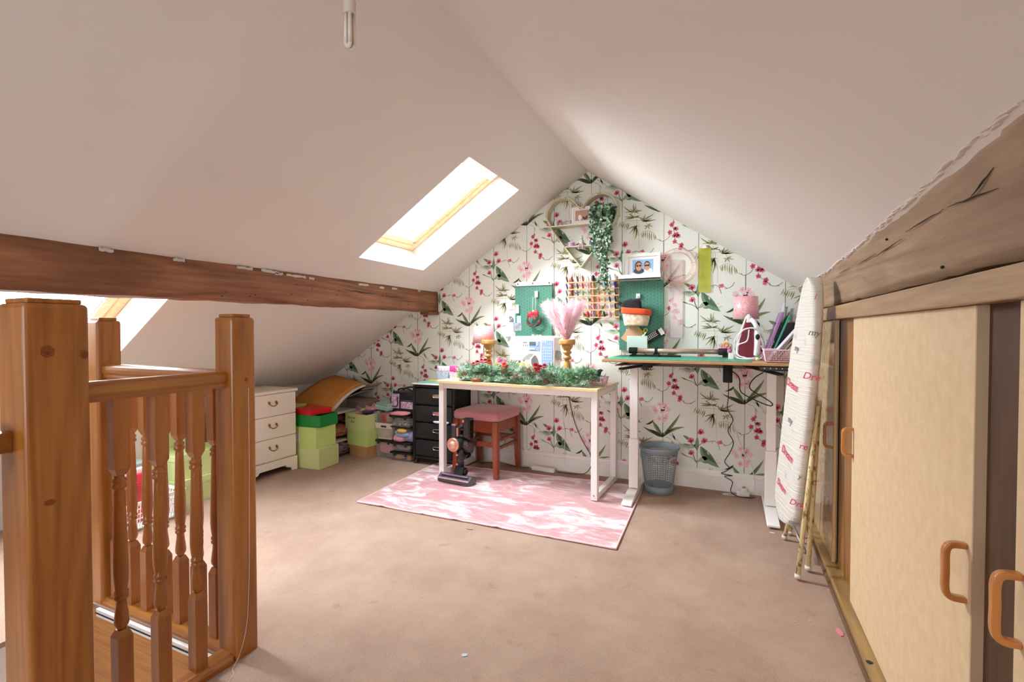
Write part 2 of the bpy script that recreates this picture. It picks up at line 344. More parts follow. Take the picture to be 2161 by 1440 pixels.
# magnolia stem
blade(875,895,880,735,40,.02,TG,1,6); blade(860,848,700,822,55,.12,PG,1); blade(800,840,730,815,26,.1,TG,2); blade(800,785,720,728,34,-.1,OL,1)
blade(915,848,1118,1080,100,-.16,TG,1,8); blade(930,860,1095,1040,50,-.14,DG,2,8); blade(985,905,1000,945,14,.1,FG,3); blade(886,1015,1020,970,50,.2,PG,1); blade(925,1015,1022,1018,24,-.1,TG,2)
blade(1090,1040,1140,1020,12,0,FG,1); blade(1070,1000,1110,985,12,0,FG,1)
stroke([(877,890),(850,850),(800,805)],7,BR); stroke([(877,1032),(850,985),(832,930),(815,890)],8,BR); stroke([(877,1030),(820,975),(760,952),(700,920)],6,OL); stroke([(877,860),(905,830),(945,805)],6,BR); stroke([(877,1012),(895,1000)],6,BR); blade(700,920,770,955,16,0,PG,1)
for x,y,r in ((915,690,46),(810,782,46),(955,785,44),(812,915,40)):
    for k in range(9): 
        a=-PI/2+(k-4)*.36; blade(x,y+r*.7,x+r*.95*math.cos(a),y+r*.35+r*1.15*math.sin(a),r*.38,(k-4)*.06,(RD,PK,PM)[k%3],3+k%2,4,.6)
    for k in range(4): a=-PI/2+(k-1.5)*.5; blade(x,y+r*.5,x+r*.6*math.cos(a),y+r*.4+r*.7*math.sin(a),r*.22,0,DR,5,3,.6)
blossom(850,835,14,BK,BK,4,4)
# right twig
stroke([(1000,800),(1060,790),(1112,822),(1135,808),(1190,840),(1240,820),(1265,785)],5); stroke([(1100,818),(1112,850),(1125,888)],5); stroke([(1040,795),(1038,820)],4); stroke([(1190,840),(1165,842)],4)
blossom(1130,805,24,PK,RD); blossom(1105,798,14,PM,PK)
# palm fans
def fan(c,tips,wd=13):
    for x,y in tips:
        k=rn.uniform(.45,.8); blade(c[0],c[1],c[0]+(x-c[0])*k+rn.uniform(-35,35),c[1]+(y-c[1])*k+rn.uniform(-35,35),wd*.7,rn.uniform(-.1,.1),(BT,BO,PG)[int(x+y)%3],0,4)
    for i,(x,y) in enumerate(tips):
        blade(c[0]+rn.uniform(-8,8),c[1]+rn.uniform(-8,8),x,y,wd,rn.uniform(-.12,.12),(BO,BT,BO,OL)[i%4],1,4)
stroke([(1022,250),(1035,370),(1060,470),(1035,655)],4,BT,0); stroke([(1050,440),(1160,460),(1210,570)],4,BT,0); stroke([(1040,440),(930,430),(850,470)],4,BT,0)
fan((1025,340),[(895,255),(975,290),(1020,240),(1060,285),(1130,340),(905,330),(1090,335)],15)
fan((1035,400),[(900,375),(940,410),(960,350),(1100,385),(1110,420),(900,410)],14)
fan((1130,460),[(1165,385),(1215,400),(1280,388),(1305,465),(1230,475),(1150,420),(1100,400),(1250,440)],15)
for x,y in ((865,420),(885,430),(905,440),(925,445),(945,450),(965,455)): blade(x,y,x-32+rn.uniform(-6,6),y+75+rn.uniform(-15,10),13,.1,(BO,BT,OL)[int(x)%3],1,4)
fan((1050,500),[(945,530),(950,590),(985,560),(1000,600),(1035,660),(1058,635),(1075,570),(1020,560)],13)
stroke([(1100,600),(1170,575),(1235,595),(1290,650)],4,BT,0)
for x,y,l in ((1115,595,60),(1140,585,70),(1165,578,80),(1190,580,95),(1215,588,110),(1240,600,110),(1262,615,95),(1282,640,60)): blade(x,y,x+rn.uniform(0,22),y+l,13,-.08,(BO,BO,BT)[int(x)%3],1,4)
fan((1185,520),[(1240,500),(1265,540),(1220,560),(1160,560),(1150,520)],12)
stroke([(1085,490),(1085,770)],2.5,GR,0)
# pale sprays beside the lily
stroke([(530,742),(580,765),(612,800),(625,832)],4,BO,0); blade(560,710,690,810,26,.1,FG,0); blade(600,700,640,790,18,.1,PG,0)
for k in range(7): blade(690+18*k,805+7*k,672+18*k,845+9*k,10,0,PG,0,3)
PX,PZ=.5563,.565
wv,wf,wm=[],[],[]
def zroof(x): return zl(x) if x<XR else zr_(x)
def emit(poly,ox,oz,mi,ly):
    P=[(ox+q.x,oz+q.y) for q in poly]
    if all(p[1]>zroof(p[0])+.01 or p[1]<.11 for p in P) or all(p[0]>.62 for p in P) or all(p[0]<XK for p in P): return
    P=[(min(max(p[0],XK),.9),max(min(p[1],zroof(p[0])+.0),.13)) for p in P]
    y=GY-.0004-.0003*ly; k=len(wv)
    for p in P: wv.append((p[0],y,p[1]))
    wf.append(tuple(range(k,k+len(P)))); wm.append(mi)
for n in range(-1,8):
    bx=.106-PX*(n)
    for k in range(-2,6):
        bz=.632+PZ*(k)-(.2825 if n%2 else 0)
        if bz-.3>zroof(min(max(bx,XK),1)) +.3: continue
        for poly,mi,ly in tile: emit(poly,bx,bz,mi,ly)
# continuous stems
ax=loc(877,745).x
for n in range(-1,8):
    for dx,wd,mi in ((0,.0026,BR),(ax,.0040,BR)):
        x=.106-PX*n+dx
        if x<XK or x>.6: continue
        z=.14
        while z<zroof(x):
            z1=min(z+.045,zroof(x)); 
            k=len(wv); y=GY-.0003
            for p in ((x-wd/2,z),(x+wd/2,z),(x+wd/2+.001,z1),(x-wd/2+.001,z1)): wv.append((p[0],y,p[1]))
            wf.append((k,k+1,k+2,k+3)); wm.append(mi if (wd<.003 or int(z*20)%3) else DG); z=z1
me=bpy.data.meshes.new('wallpaper_print'); me.from_pydata(wv,[],wf)
for q in wp_m: me.materials.append(q)
me.polygons.foreach_set('material_index',wm)
o=bpy.data.objects.new('wallpaper_print',me); COL.objects.link(o); o.parent=wall_back; o['kind']='stuff'; o['label']='printed pink orchids, green leaves and olive palm fronds'
# ---------------- skylight windows
def glassmat():
    m,nt,b=newmat('window_glass'); L=nt.links.new; t=N(nt,'ShaderNodeBsdfTransparent'); t.inputs[0].default_value=(.96,.98,1,1); g=N(nt,'ShaderNodeBsdfGlossy'); g.inputs['Roughness'].default_value=.03; mx=N(nt,'ShaderNodeMixShader'); mx.inputs[0].default_value=.06
    L(t.outputs[0],mx.inputs[1]); L(g.outputs[0],mx.inputs[2]); L(mx.outputs[0],nt.nodes['Material Output'].inputs[0]); return m
glass=glassmat()

wpine=wood('window_pine','#d8ad7c','#ebcba2',None,'x',.35,40,.2)
alu=mat('window_aluminium','#dfe3e6',.4,.3)
for k,h in enumerate(HOL[:2]):
    # local frame: u along slope up, v along y, n outward
    base=Vector((h[2],h[0],zl(h[2])))+NV*(DP-.05); U=(Vector((h[3],h[0],zl(h[3])))-Vector((h[2],h[0],zl(h[2])))); Lu=U.length; U.normalize(); V=Vector((0,1,0)); W=h[1]-h[0]
    root=bpy.data.objects.new('window_%d'%(k+1),None); COL.objects.link(root); root.location=base; root['kind']='structure'; root['label']=['pine framed skylight over the sewing desk','pine framed skylight beyond the stair balustrade'][k]
    MT=Matrix(((U.x,V.x,NV.x,0),(U.y,V.y,NV.y,0),(U.z,V.z,NV.z,0),(0,0,0,1)))
    def fr(inset,wd,d0,d1,name,mt,bev=.004):
        b=MB(); b.M=MT; i=inset; a0,a1,c0,c1=i,Lu-i,i,W-i
        b.box(a0,a1,c0,c0+wd,d0,d1); b.box(a0,a1,c1-wd,c1,d0,d1); b.box(a0,a0+wd,c0+wd,c1-wd,d0,d1); b.box(a1-wd,a1,c0+wd,c1-wd,d0,d1)
        return b.build(name,mt,root,bevel=bev)
    fr(.002,.045,0,.05,'window_frame',wpine)
    sash=fr(.052,.05,.01,.055,'window_sash',wpine)
    g=MB(); g.M=MT; g.box(.10,Lu-.10,.10,W-.10,.035,.039); g.build('pane',glass,sash)
    t=MB(); t.M=MT; t.box(Lu-.13,Lu-.055,.055,W-.055,-.02,.005); t.build('vent_bar',alu,root,bevel=.006)
    t=MB(); t.M=MT; pts=[(.12,W-.115,.012),(.34,W-.115,.012),(.345,W-.10,.012),(.36,W-.115,.012),(.62,W-.115,.012),(.625,W-.10,.012),(.64,W-.115,.012),(Lu-.14,W-.115,.012)]
    t.tube(pts,.003,6); t.lathe([(.012,0),(.012,.01),(.004,.02)],(.1,W-.1,-.01),10); t.build('blind_cord',mat('cord_grey','#8e7f74',.6),root)
# unseen gable window added behind camera for fill light (only its frame and glass)
root=bpy.data.objects.new('window_3',None); COL.objects.link(root); root.location=(-.9,YF-.04,0); root['kind']='structure'
b=MB(); b.box(-.85,-.8,-.03,.03,.5,1.9); b.box(.8,.85,-.03,.03,.5,1.68); b.box(-.8,.8,-.03,.03,.5,.55); b.box(-.03,.03,-.02,.02,.55,1.76); b.build('window_frame',white_paint,root)
# ---------------- beams
def beam(name,pts_fn,m,label,ny=60):
    pass
nz=noise
def rough_beam(name,x_face,x_back,zb,zt,y0,y1,m,label,amp=.006):
    b=MB(); n=90; sec=[]
    for i in range(n+1):
        y=y0+(y1-y0)*i/n; row=[]
        zb_,zt_,xt=zb(y),zt(y),x_face(y,1)
        P=[]
        for k in range(7): 
            t=k/6; xx=x_face(y,t); zz=zb_+(zt_-zb_)*t
            P.append((xx,zz))
        P+= [(x_back,zt_+ (0)),(x_back,zb_)]
        for q,(xx,zz) in enumerate(P):
            d=noise.noise(Vector((xx*9+3,y*5,zz*14)))*amp+noise.noise(Vector((xx*30,y*22,zz*50)))*amp*.4
            row.append(b.vert((xx+(d if q<7 else 0),y,zz+(noise.noise(Vector((y*9,q,1.3)))*amp*1.2))))
        sec.append(row)
    K=len(sec[0])
    for a,c2 in zip(sec,sec[1:]):
        for k in range(K): b.face((a[k],a[(k+1)%K],c2[(k+1)%K],c2[k]),0,k<6)
    b.face(sec[0],0); b.face(sec[-1][::-1],0)
    o=b.build(name,m); tag(o,label,'beam'); return o
lb=rough_beam('roof_beam',lambda y,t:-2.446+.012*(1-t)*0-.01*(t>.99),-2.60,lambda y:1.287+.0115*y+.008*math.sin(y*.9),lambda y:1.522+.004*math.sin(y*3),YF,GY-.002,beam_l,'long dark brown timber purlin running along the left ceiling slope')
# flakes of white paint and splits on the left beam
fl=MB(); 
for y,z,l in ((1.93,1.50,.11),(2.02,1.493,.05),(2.1,1.492,.14),(2.27,1.49,.04),(1.78,1.50,.09),(1.45,1.497,.05),(2.72,1.492,.1),(2.95,1.487,.05),(3.1,1.492,.06),(3.45,1.5,.03),(1.15,1.50,.05)):
    n=7; up=[(y+l*i/n,z+.006*rn.random()+.003) for i in range(n+1)]; dn=[(y+l*i/n,z-.004-.007*rn.random()) for i in range(n,-1,-1)]
    fl.prism(up+dn,-2.4475,-2.4385,'x')
fl.build('paint_flake',mat('old_whitewash','#c9c2bb',.9),lb,label='flaked white paint smears')
cr=MB()
for y,z,l,h in ((2.55,1.44,.38,.004),(2.95,1.43,.3,.003),(3.2,1.405,.2,.002)):
    n=8; pts=[(-2.4385,y+l*i/n,z-.01*i/n+.004*rn.uniform(-1,1)) for i in range(n+1)]; cr.tube(pts,[h*.7*(1-abs(2*i/n-1))+.0006 for i in range(n+1)],5)
for k in range(16): y=rn.uniform(1.5,3.4); z=rn.uniform(1.32,1.46); cr.ball((-2.439,y,z),.0035,seg=6,rings=4)
cr.build('split',blackm,lb,kind='stuff',label='dark splits and nail holes')
pl=MB(); pl.box(-2.53,-2.44,GY-.16,GY-.002,1.30,1.326); pl.build('packing_block',beam_l,lb)
def xt(y): 
    T_=[(-3,.33),(.92,.374),(1.32,.388),(2.0,.412),(2.74,.432),(3.77,.425)]
    for (a,p),(c_,q) in zip(T_,T_[1:]):
        if y<=c_: return p+(q-p)*(y-a)/(c_-a)
    return .425
rb=rough_beam('roof_beam',lambda y,t:.462-(.462-xt(y))*t**1.4,.62,lambda y:1.274,lambda y:zr_(xt(y))+.015,YF,GY-.002,beam_r,'weathered pale brown timber purlin above the cupboard doors on the right',.008)
cr=MB()
for y,z,l,dz,h in ((1.10,1.395,.2,.015,.006),(1.32,1.41,.26,.0,.005),(1.62,1.40,.3,-.01,.005),(1.9,1.40,.25,-.005,.004),(2.3,1.40,.2,-.0,.003),(1.08,1.425,.12,-.02,.006)):
    n=8; 
    pts=[]
    for i in range(n+1):
        yy=y+l*i/n; zz=z+dz*i/n+.0013*rn.uniform(-1,1); t=(zz-1.268)/(zr_(xt(yy))+.015-1.268); pts.append((.462-(.462-xt(yy))*t**1.4-.004,yy,zz))
    cr.tube(pts,[h*.26*(1-abs(2*i/n-1))+.0005 for i in range(n+1)],5)
for y,z in ((1.45,1.30),(1.75,1.42)): 
    t=(z-1.268)/(zr_(xt(y))+.015-1.268); cr.ball((.462-(.462-xt(y))*t**1.4-.001,y,z),.004,seg=7,rings=5)
cr.build('split',blackm,rb,kind='stuff',label='dark splits and knots')
# ragged plaster edge along the right beam
rp=MB(); n=300; 
for i in range(n):
    y=.3+(GY-.3)*i/n; x=xt(y)-.008+.008*rn.random(); z=zr_(x)
    r=.003+.006*rn.random()**2; rp.ball((x+.004,y,z-.002),r,seg=6,rings=4,sy=3.5,sz=.35)
o=rp.build('trim_1',mat('ragged_plaster','#d9cdc2',.95),None); o['kind']='structure'; o['label']='ragged plaster edge above the right hand beam'
# ================= built-in cupboard on the right
cb=T('built_in_cupboard','long built-in eaves cupboard with sliding tan hardboard doors on the right','cupboard',(.46,0,0))
def cbp(mb,name,m,**k): return mb.build(name,m,cb,**k)
b=MB(); b.box(-.022,.02,YF+.01,GY-.12,1.204,1.264); cbp(b,'header_board',oak_y,bevel=.003)
b=MB(); b.box(-.035,.09,YF+.01,GY-.01,0,.045); cbp(b,'threshold',thresh,bevel=.004)
b=MB(); b.box(-.043,-.036,YF+.01,GY-.01,0,.02); cbp(b,'gripper_strip',mat('gripper','#6d5138',.8))
for y0,y1,mt,nm in ((2.33,2.70,oak_z,'stile'),(1.10,1.32,oak_dark,'stile'),(-.2,-.05,oak_dark,'stile')):
    b=MB(); b.box(.0195,.045,y0,y1,.045,1.204); cbp(b,nm,mt)
gm=mat('bent_wood','#c07a3c',.3,coat=.5,var='#a9652c',vs=14,scale=(1,1,.2))
def handle(parent,y,z0,z1):
    h=MB(); zc=(z0+z1)/2; H=(z1-z0)/2; D=.034
    pts=cat([(0,y,zc-H),(-D*.75,y,zc-H+.002),(-D,y,zc-H*.7),(-D,y,zc),(-D,y,zc+H*.7),(-D*.75,y,zc+H-.002),(0,y,zc+H)],5)
    rows=[]
    for i,p in enumerate(pts):
        d=(pts[min(i+1,len(pts)-1)]-pts[max(i-1,0)]).normalized(); a=Vector((0,1,0)); n_=d.cross(a).normalized()
        rows.append([h.vert(p+a*sx*.0085+n_*sy*.0065) for sx,sy in ((-1,-1),(-1,1),(1,1),(1,-1))])
    for a,c_ in zip(rows,rows[1:]):
        for k in range(4): h.face((a[k],a[(k+1)%4],c_[(k+1)%4],c_[k]),0,False)
    h.face(rows[0][::-1]); h.face(rows[-1])
    return h.build('handle',gm,parent,bevel=.004,segs=3)
def door(y0,y1,m,hs,lab=None,x0=0,x1=.019,top=1.204):
    b=MB(); b.box(x0,x1,y0,y1,.046,top-.001,0); o=cbp(b,'door',m,label=lab,bevel=.0015)
    for y,a,c_ in hs: handle(o,y,a,c_)
    return o
door(1.287,2.345,hardboard,[(2.325,.645,.755),(1.31,.582,.697)],'wide tan hardboard sliding door')
door(.12,1.123,hardboard,[(1.10,.612,.730)],'tan sliding door at the right edge')
gloss=mat('gloss_door','#cfae84',.12,var='#d9bb92',vs=26,coat=.6)
door(2.72,3.70,gloss,[(2.735,.59,.706)],'glossy tan sliding door behind the ironing board')
b=MB(); b.box(-.002,.010,2.70,2.7195,.046,1.203); cbp(b,'door_edge_strip',mat('strip_wood','#d8b07a',.4),bevel=.001)
b=MB(); b.box(.0,.0195,1.281,1.2868,.046,1.203); cbp(b,'door_edge_strip',door_edge)
b=MB(); b.box(.10,.12,YF+.02,GY-.01,.01,1.2); cbp(b,'backing_panel',oak_dark)
# ================= stair balustrade
bs=T('stair_balustrade','orange pine balustrade with turned spindles round the stairwell','balustrade',(-1.61,1.155,0))
bs.location=(0,0,0)
def newel(x0,x1,y0,y1,zt,z0=0,knot=None):
    b=MB(); b.box(x0,x1,y0,y1,z0,zt-.012); o=b.build('newel_post',pine,bs,bevel=.012,segs=4)
    c=MB(); c.box(x0+.012,x1-.012,y0+.012,y1-.012,zt-.0119,zt); c.build('post_cap',pine,o,bevel=.002)
    return o
n1=newel(-1.690,-1.553,.574,.707,1.233,-1.2)
n2=newel(-1.650,-1.553,1.108,1.199,1.211,-.3)
n3=newel(-2.478,-2.388,1.112,1.200,1.208,-.3)
n1['label']='nearest thick newel post with dark knots'
kn=mat('pine_knot','#6b3413',.5,var='#8a4a1e',vs=60)
def knot(parent,x,y,z,ry,rz_,axis='x'):
    k=MB()
    for q,(s_,mm) in enumerate(((1,0),(.55,1))):
        pts=[(y+ry*s_*math.cos(t*PI/9)*(1+.12*math.sin(2*t)),z+rz_*s_*math.sin(t*PI/9)) for t in range(18)]
        if axis=='x': k.prism(pts,x-.001,x+.0004+.0003*q,'x',m=mm)
        else: k.prism(pts,x-.0004-.0003*q,x+.001,'y',m=mm)
    k.build('knot',[mat('knot_ring','#8a4717',.45),kn],parent)
knot(n1,-1.553,.618,1.10,.014,.016); knot(n1,-1.553,.693,1.09,.009,.013); knot(n1,-1.553,.617,.72,.012,.008)
knot(n2,-1.553,1.160,.98,.006,.008); knot(n2,-1.600,1.108,.60,.008,.005,'y')
# rails
def rail_prof(w=.030,h0=.955,h1=1.012):
    H=h1-h0; return [(-w*.75,h0),(w*.75,h0),(w*.8,h0+H*.12),(w*.72,h0+H*.25),(w,h0+H*.42),(w*1.02,h0+H*.62),(w*.9,h0+H*.85),(w*.55,h1),(-w*.55,h1),(-w*.9,h0+H*.85),(-w*1.02,h0+H*.62),(-w,h0+H*.42),(-w*.72,h0+H*.25),(-w*.8,h0+H*.12)]
b=MB(); b.prism([(x-1.606,z) for x,z in rail_prof()],.70,1.110,'y'); b.build('handrail',pine_y,bs,bevel=.002)
b=MB(); b.prism([(1.155+x,z) for x,z in rail_prof()],-2.39,-1.649,'x'); b.build('handrail',pine_x,bs,bevel=.002)
b=MB(); b.prism([(x*1.1-1.60,z) for x,z in [(-.035,0),(.035,0),(.035,.016),(.024,.028),(-.024,.028),(-.035,.016)]],.70,1.11,'y'); b.build('base_rail',pine_y,bs)
b=MB(); b.prism([(1.150+x,z) for x,z in [(-.036,0),(.036,0),(.036,.016),(.024,.028),(-.024,.028),(-.036,.016)]],-2.39,-1.649,'x'); b.build('base_rail',pine_x,bs)
# white trim and black gap under base rails
b=MB(); b.box(-2.39,-1.65,1.090,1.1045,-.035,-.002); b.box(-1.66,-1.638,-1.2,1.1,-.035,-.002); b.build('string_trim',white_paint,bs,bevel=.003)
b=MB(); b.box(-2.39,-1.665,1.0885,1.0895,-.022,-.016); b.build('trim_gap',blackm,bs)
b=MB(); b.box(-1.562,-1.552,-.9,1.10,0,.022); b.build('edge_bead',pine_y,bs,bevel=.004)
def baluster(x,y):
    b=MB(); q=.0195; z0,z1,z2,z3=.028,.285,.735,.956
    b.box(x-q,x+q,y-q,y+q,z0,z1-.02); b.frustum((x-q,x+q,y-q,y+q),(x-q*.6,x+q*.6,y-q*.6,y+q*.6),z1-.02,z1)
    b.box(x-q,x+q,y-q,y+q,z2+.02,z3); b.frustum((x-q*.6,x+q*.6,y-q*.6,y+q*.6),(x-q,x+q,y-q,y+q),z2,z2+.02)
    h=z2-z1; pr=[(.011,0),(.012,.012),(.017,.03),(.0185,.05),(.0165,.10),(.0135,.155),(.0125,.19),(.0175,.2),(.0175,.215),(.013,.222),(.018,.232),(.018,.247),(.0145,.256),(.0175,.30),(.0195,.36),(.019,.45),(.0165,.62),(.0145,.80),(.0135,.89),(.0125,.905),(.018,.918),(.0185,.935),(.0135,.947),(.0175,.957),(.0175,.972),(.0125,.982),(.0125,1)]
    b.lathe([(r,z1+t*h) for r,t in pr],(x,y,0),20)
    return b
bp_=baluster(0,0).build('baluster',bal_wood,bs)
def place_bal(x,y,first=[True]):
    if first[0]: bp_.location=(x,y,0); first[0]=False
    else: o=bp_.copy(); COL.objects.link(o); o.location=(x,y,0)
for y in (.794,.900,1.012): place_bal(-1.605,y)
for k in range(7): place_bal(-2.345+.1055*k,1.152)
# handrail stub at the lower stair flight, left edge
st=T('stair_handrail','rounded end of the lower stair handrail left of the nearest newel post','handrail',(-1.640,.545,.82))
b=MB(); b.prism([(-.032,0),(.032,0),(.037,.025),(.029,.042),(.038,.065),(.032,.104),(-.032,.104),(-.038,.065),(-.029,.042),(-.037,.025)],-.9,.0,'y')
for i,v in enumerate(b.v): b.v[i]=(v[0]+0,v[1],v[2]+v[1]*.75)
b.build('rail',pine_y,st,bevel=.008,segs=3)
b=MB(); b.box(-.02,.02,.0,.0285,.03,.08); b.build('bracket',pine_y,st)
# ================= bare bulb
bl=T('ceiling_bulb','bare compact fluorescent bulb hanging from the ridge','light bulb',(-1.037,1.125,1.995))
b=MB()
for a in (0,1):
    for sx in (-1,1):
        x=.0075*sx; y=.0075*(1 if a else -1); b.tube([(x,y,.012),(x,y,.105)],.0062,10)
    y=.0075*(1 if a else -1); b.tube(cat([(-.0075,y,.012),(-.005,y,.004),(.005,y,.004),(.0075,y,.012)],4),.0062,10)
b.build('bulb_tube',mat('bulb_glass','#e9e2d6',.15,coat=.8),bl)
b=MB(); b.lathe([(.016,.098),(.0185,.102),(.0185,.135),(.017,.14),(.0175,.165),(.014,.172),(.014,.19)],(0,0,0),20); b.build('bulb_base',mat('bulb_base_plastic','#d8d2c6',.4),bl)
b=MB(); b.lathe([(.018,.19),(.02,.2),(.02,.24),(.012,.25),(.005,.255),(.005,.36)],(0,0,0),16); b.lathe([(.045,.36),(.05,.375),(.05,.405),(.03,.43)],(0,0,0),20); b.build('lamp_holder',white_paint,bl)
# ================= chest of drawers
cream=mat('cream_paint','#f5eee0',.4)
ch=T('chest_of_drawers','cream three-drawer chest with brass swing handles under the slope','drawers',(-3.29,2.68,0))
D0,W0=.38,.235
b=MB(); b.box(-D0,-.012,-W0+.008,W0-.008,.115,.655); b.build('carcass',cream,ch,bevel=.002)
b=MB(); b.box(-D0,.010,-W0-.008,W0+.008,.655,.678); b.build('top',cream,ch,bevel=.006)
b=MB(); 
pr=[(-W0,0),(-W0+.05,0),(-W0+.065,.03),(-W0+.1,.035),(-W0+.115,.055),(W0-.115,.055),(W0-.1,.035),(W0-.065,.03),(W0-.05,0),(W0,0),(W0,.115),(-W0,.115)]
b.prism(pr,-.012,.004,'x'); b.box(-D0,-.012,-W0,-W0+.015,0,.115); b.box(-D0,-.012,W0-.015,W0,0,.115); b.build('plinth',cream,ch,bevel=.003)
for i in range(3):
    z0=.125+.177*i; d=MB(); d.box(-.013,.003,-W0+.012,W0-.012,z0,z0+.171); dr=d.build('drawer',cream,ch,bevel=.003)
    h=MB(); z=z0+.098
    for s_ in (-1,1):
        h.M=Matrix.Translation((.004,s_*.032,z+.012)); h.ball((0,0,0),.010,seg=10,rings=6,sx=.4); h.ball((.003,0,-.012),.006,seg=8,rings=4,sx=.4); h.tube([(0,0,0),(.014,0,0)],.004,8)
    h.M=None; h.tube(cat([(.016,-.032,z+.012),(.018,-.034,z-.002),(.02,-.018,z-.014),(.02,0,z-.018),(.02,.018,z-.014),(.018,.034,z-.002),(.016,.032,z+.012)],4),.0035,8)
    h.build('handle',brass,dr)
# ================= boxes
lime=mat('lime_card','#c9e287',.6,bump=.03,bs=12); lime2=mat('lime_card_pale','#d2e09c',.6)
def open_box(b,w,d,h,t=.006,m=0,mi=1):
    b.box(-w/2,w/2,-d/2,d/2,0,t,m)
    for a in ((-w/2,w/2,-d/2,-d/2+t),(-w/2,w/2,d/2-t,d/2),(-w/2,-w/2+t,-d/2+t,d/2-t),(w/2-t,w/2,-d/2+t,d/2-t)): b.box(*a,t,h,m)
def boxlid(name,label,loc,rz,w,d,h,m,lid=.05,group=None,cat_='box',over=.004):
    o=T(name,label,cat_,loc,rz,group); b=MB(); b.box(-w/2,w/2,-d/2,d/2,0,h-lid if lid else h); b.build('box_body',m,o,bevel=.002)
    if lid: b=MB(); b.box(-w/2-over,w/2+over,-d/2-over,d/2+over,h-lid,h); b.build('lid',m,o,bevel=.002)
    return o
g1='lime green storage boxes beside the chest'
boxlid('storage_box','bottom lime green card box in the stack beside the chest',(-3.235,3.065,0),3,.285,.235,.17,lime2,0,g1)
o=boxlid('storage_box','middle lime green card box with a white label, under the dark green box',(-3.245,3.06,.1705),1,.26,.225,.175,lime,0,g1)
b=MB(); b.box(-.10,-.05,-.1145,-.1128,.04,.12); b.build('paper_label',white_paint,o)
o=T('shoe_box','dark green lidless box on the lime green stack','box',(-3.235,3.07,.346),6); b=MB(); open_box(b,.27,.22,.10); b.build('box_body',mat('green_card','#148a3d',.5),o,bevel=.002)
o=T('gift_box','flat red patterned box lying across the dark green box','box',(-3.27,3.06,.447),-8); b=MB(); b.box(-.125,.125,-.105,.105,0,.045); b.build('box_body',mat('red_card','#d3121c',.45,var='#d3121c'),o,bevel=.003)
b=MB(); 
for k in range(14): x,y=rn.uniform(-.11,.11),rn.uniform(-.09,.09); b.prism([(x+.012*math.cos(t),y+.009*math.sin(t)) for t in range(6)],.0451,.0456,'z')
b.build('printed_pattern',mat('red_gold','#e0835a',.6),o,kind='stuff')
boxlid('storage_box','lime green lidded box behind the red box, against the knee wall',(-3.60,3.07,0),0,.28,.25,.50,lime,.05,g1)
# second stack
boxlid('carton','low brown cardboard carton with lid at the bottom of the second green stack',(-3.07,3.51,0),-8,.235,.20,.105,mat('cardboard','#b98f58',.75,var='#c39a63',vs=9),.035,None,'carton',.005)
o=boxlid('storage_box','plain lime green box standing on the brown carton',(-3.075,3.51,.1055),-7,.265,.215,.145,lime,0,g1)
o=T('storage_box','open lime green box with handwriting, full of felt and paper','box',(-3.085,3.50,.251),-5,g1)
b=MB(); open_box(b,.27,.21,.145,.004); b.build('box_body',lime2,o)
ink=mat('marker_ink','#3f4a2a',.7)
text_part('handwriting','Border\n   Bits',.034,ink,o,face_matrix((-.055,-.1056,.09),(1,0,.02),(0,0,1)),.35,.0003)
# ---- generic crumpled cloth
def crumple(name,label,c_,loc,w,d,h,m,rz=0,amp=.25,seed=0,sub=5,group=None,parent=None):
    b=MB(); n=sub*2
    def fn(u,v):
        a=2*PI*u; e=PI*(v-.5); ce=max(abs(math.cos(e)),1e-4)**.55; x=w/2*ce*math.copysign(abs(math.cos(a))**.6,math.cos(a)); y=d/2*ce*math.copysign(abs(math.sin(a))**.6,math.sin(a)); z=h/2+h/2*math.copysign(abs(math.sin(e))**.6,math.sin(e))
        q=noise.noise(Vector((x*30+seed,y*30,z*40)))*amp; return (x*(1+q*.35),y*(1+q*.35),z*(1+q*.3) if z>.001 else 0)
    b.surf(fn,n*2,n)
    o=b.build(name,m,parent)
    if parent is None:
        o.location=loc; o.rotation_euler=(0,0,math.radians(rz)); tag(o,label,c_,group)
    return o
def cloth(name,h,**k): return mat(name,h,.9,sheen=.2,bump=.2,bs=120,**k)
craft=[]
for i,(nm,lab,hx,lx,ly,lz,w,d,h,rz) in enumerate((
    ('felt_piece','orange red felt scrap poking from the handwritten box','#e8552a',-3.09,3.43,.37,.06,.05,.03,10),
    ('felt_sheet','dark purple felt in the handwritten lime box','#3a1d4e',-3.03,3.50,.385,.12,.12,.035,-20),
    ('felt_sheet','lime felt piece on top of the handwritten box','#b8d24e',-3.11,3.53,.395,.07,.06,.03,30),
    ('felt_sheet','pink felt folded over the handwritten box contents','#e7a5b4',-3.03,3.54,.415,.12,.10,.03,-10),
    ('felt_sheet','orange folded felt behind the handwritten box','#dc8060',-3.04,3.63,.0,.14,.10,.47,-5),
    ('folded_fabric','mauve pink folded fabric behind the handwritten box','#c99bb0',-3.21,3.63,.0,.16,.12,.48,12))):
    crumple(nm,lab,'fabric',(lx,ly,lz),w,d,h,cloth('felt_%d'%i,hx),rz,.3,i*3.1)
# big cardboard sheet
cs=T('cardboard_sheet','large curved brown cardboard sheet resting on the pile by the knee wall','cardboard',(0,0,0))
b=MB()
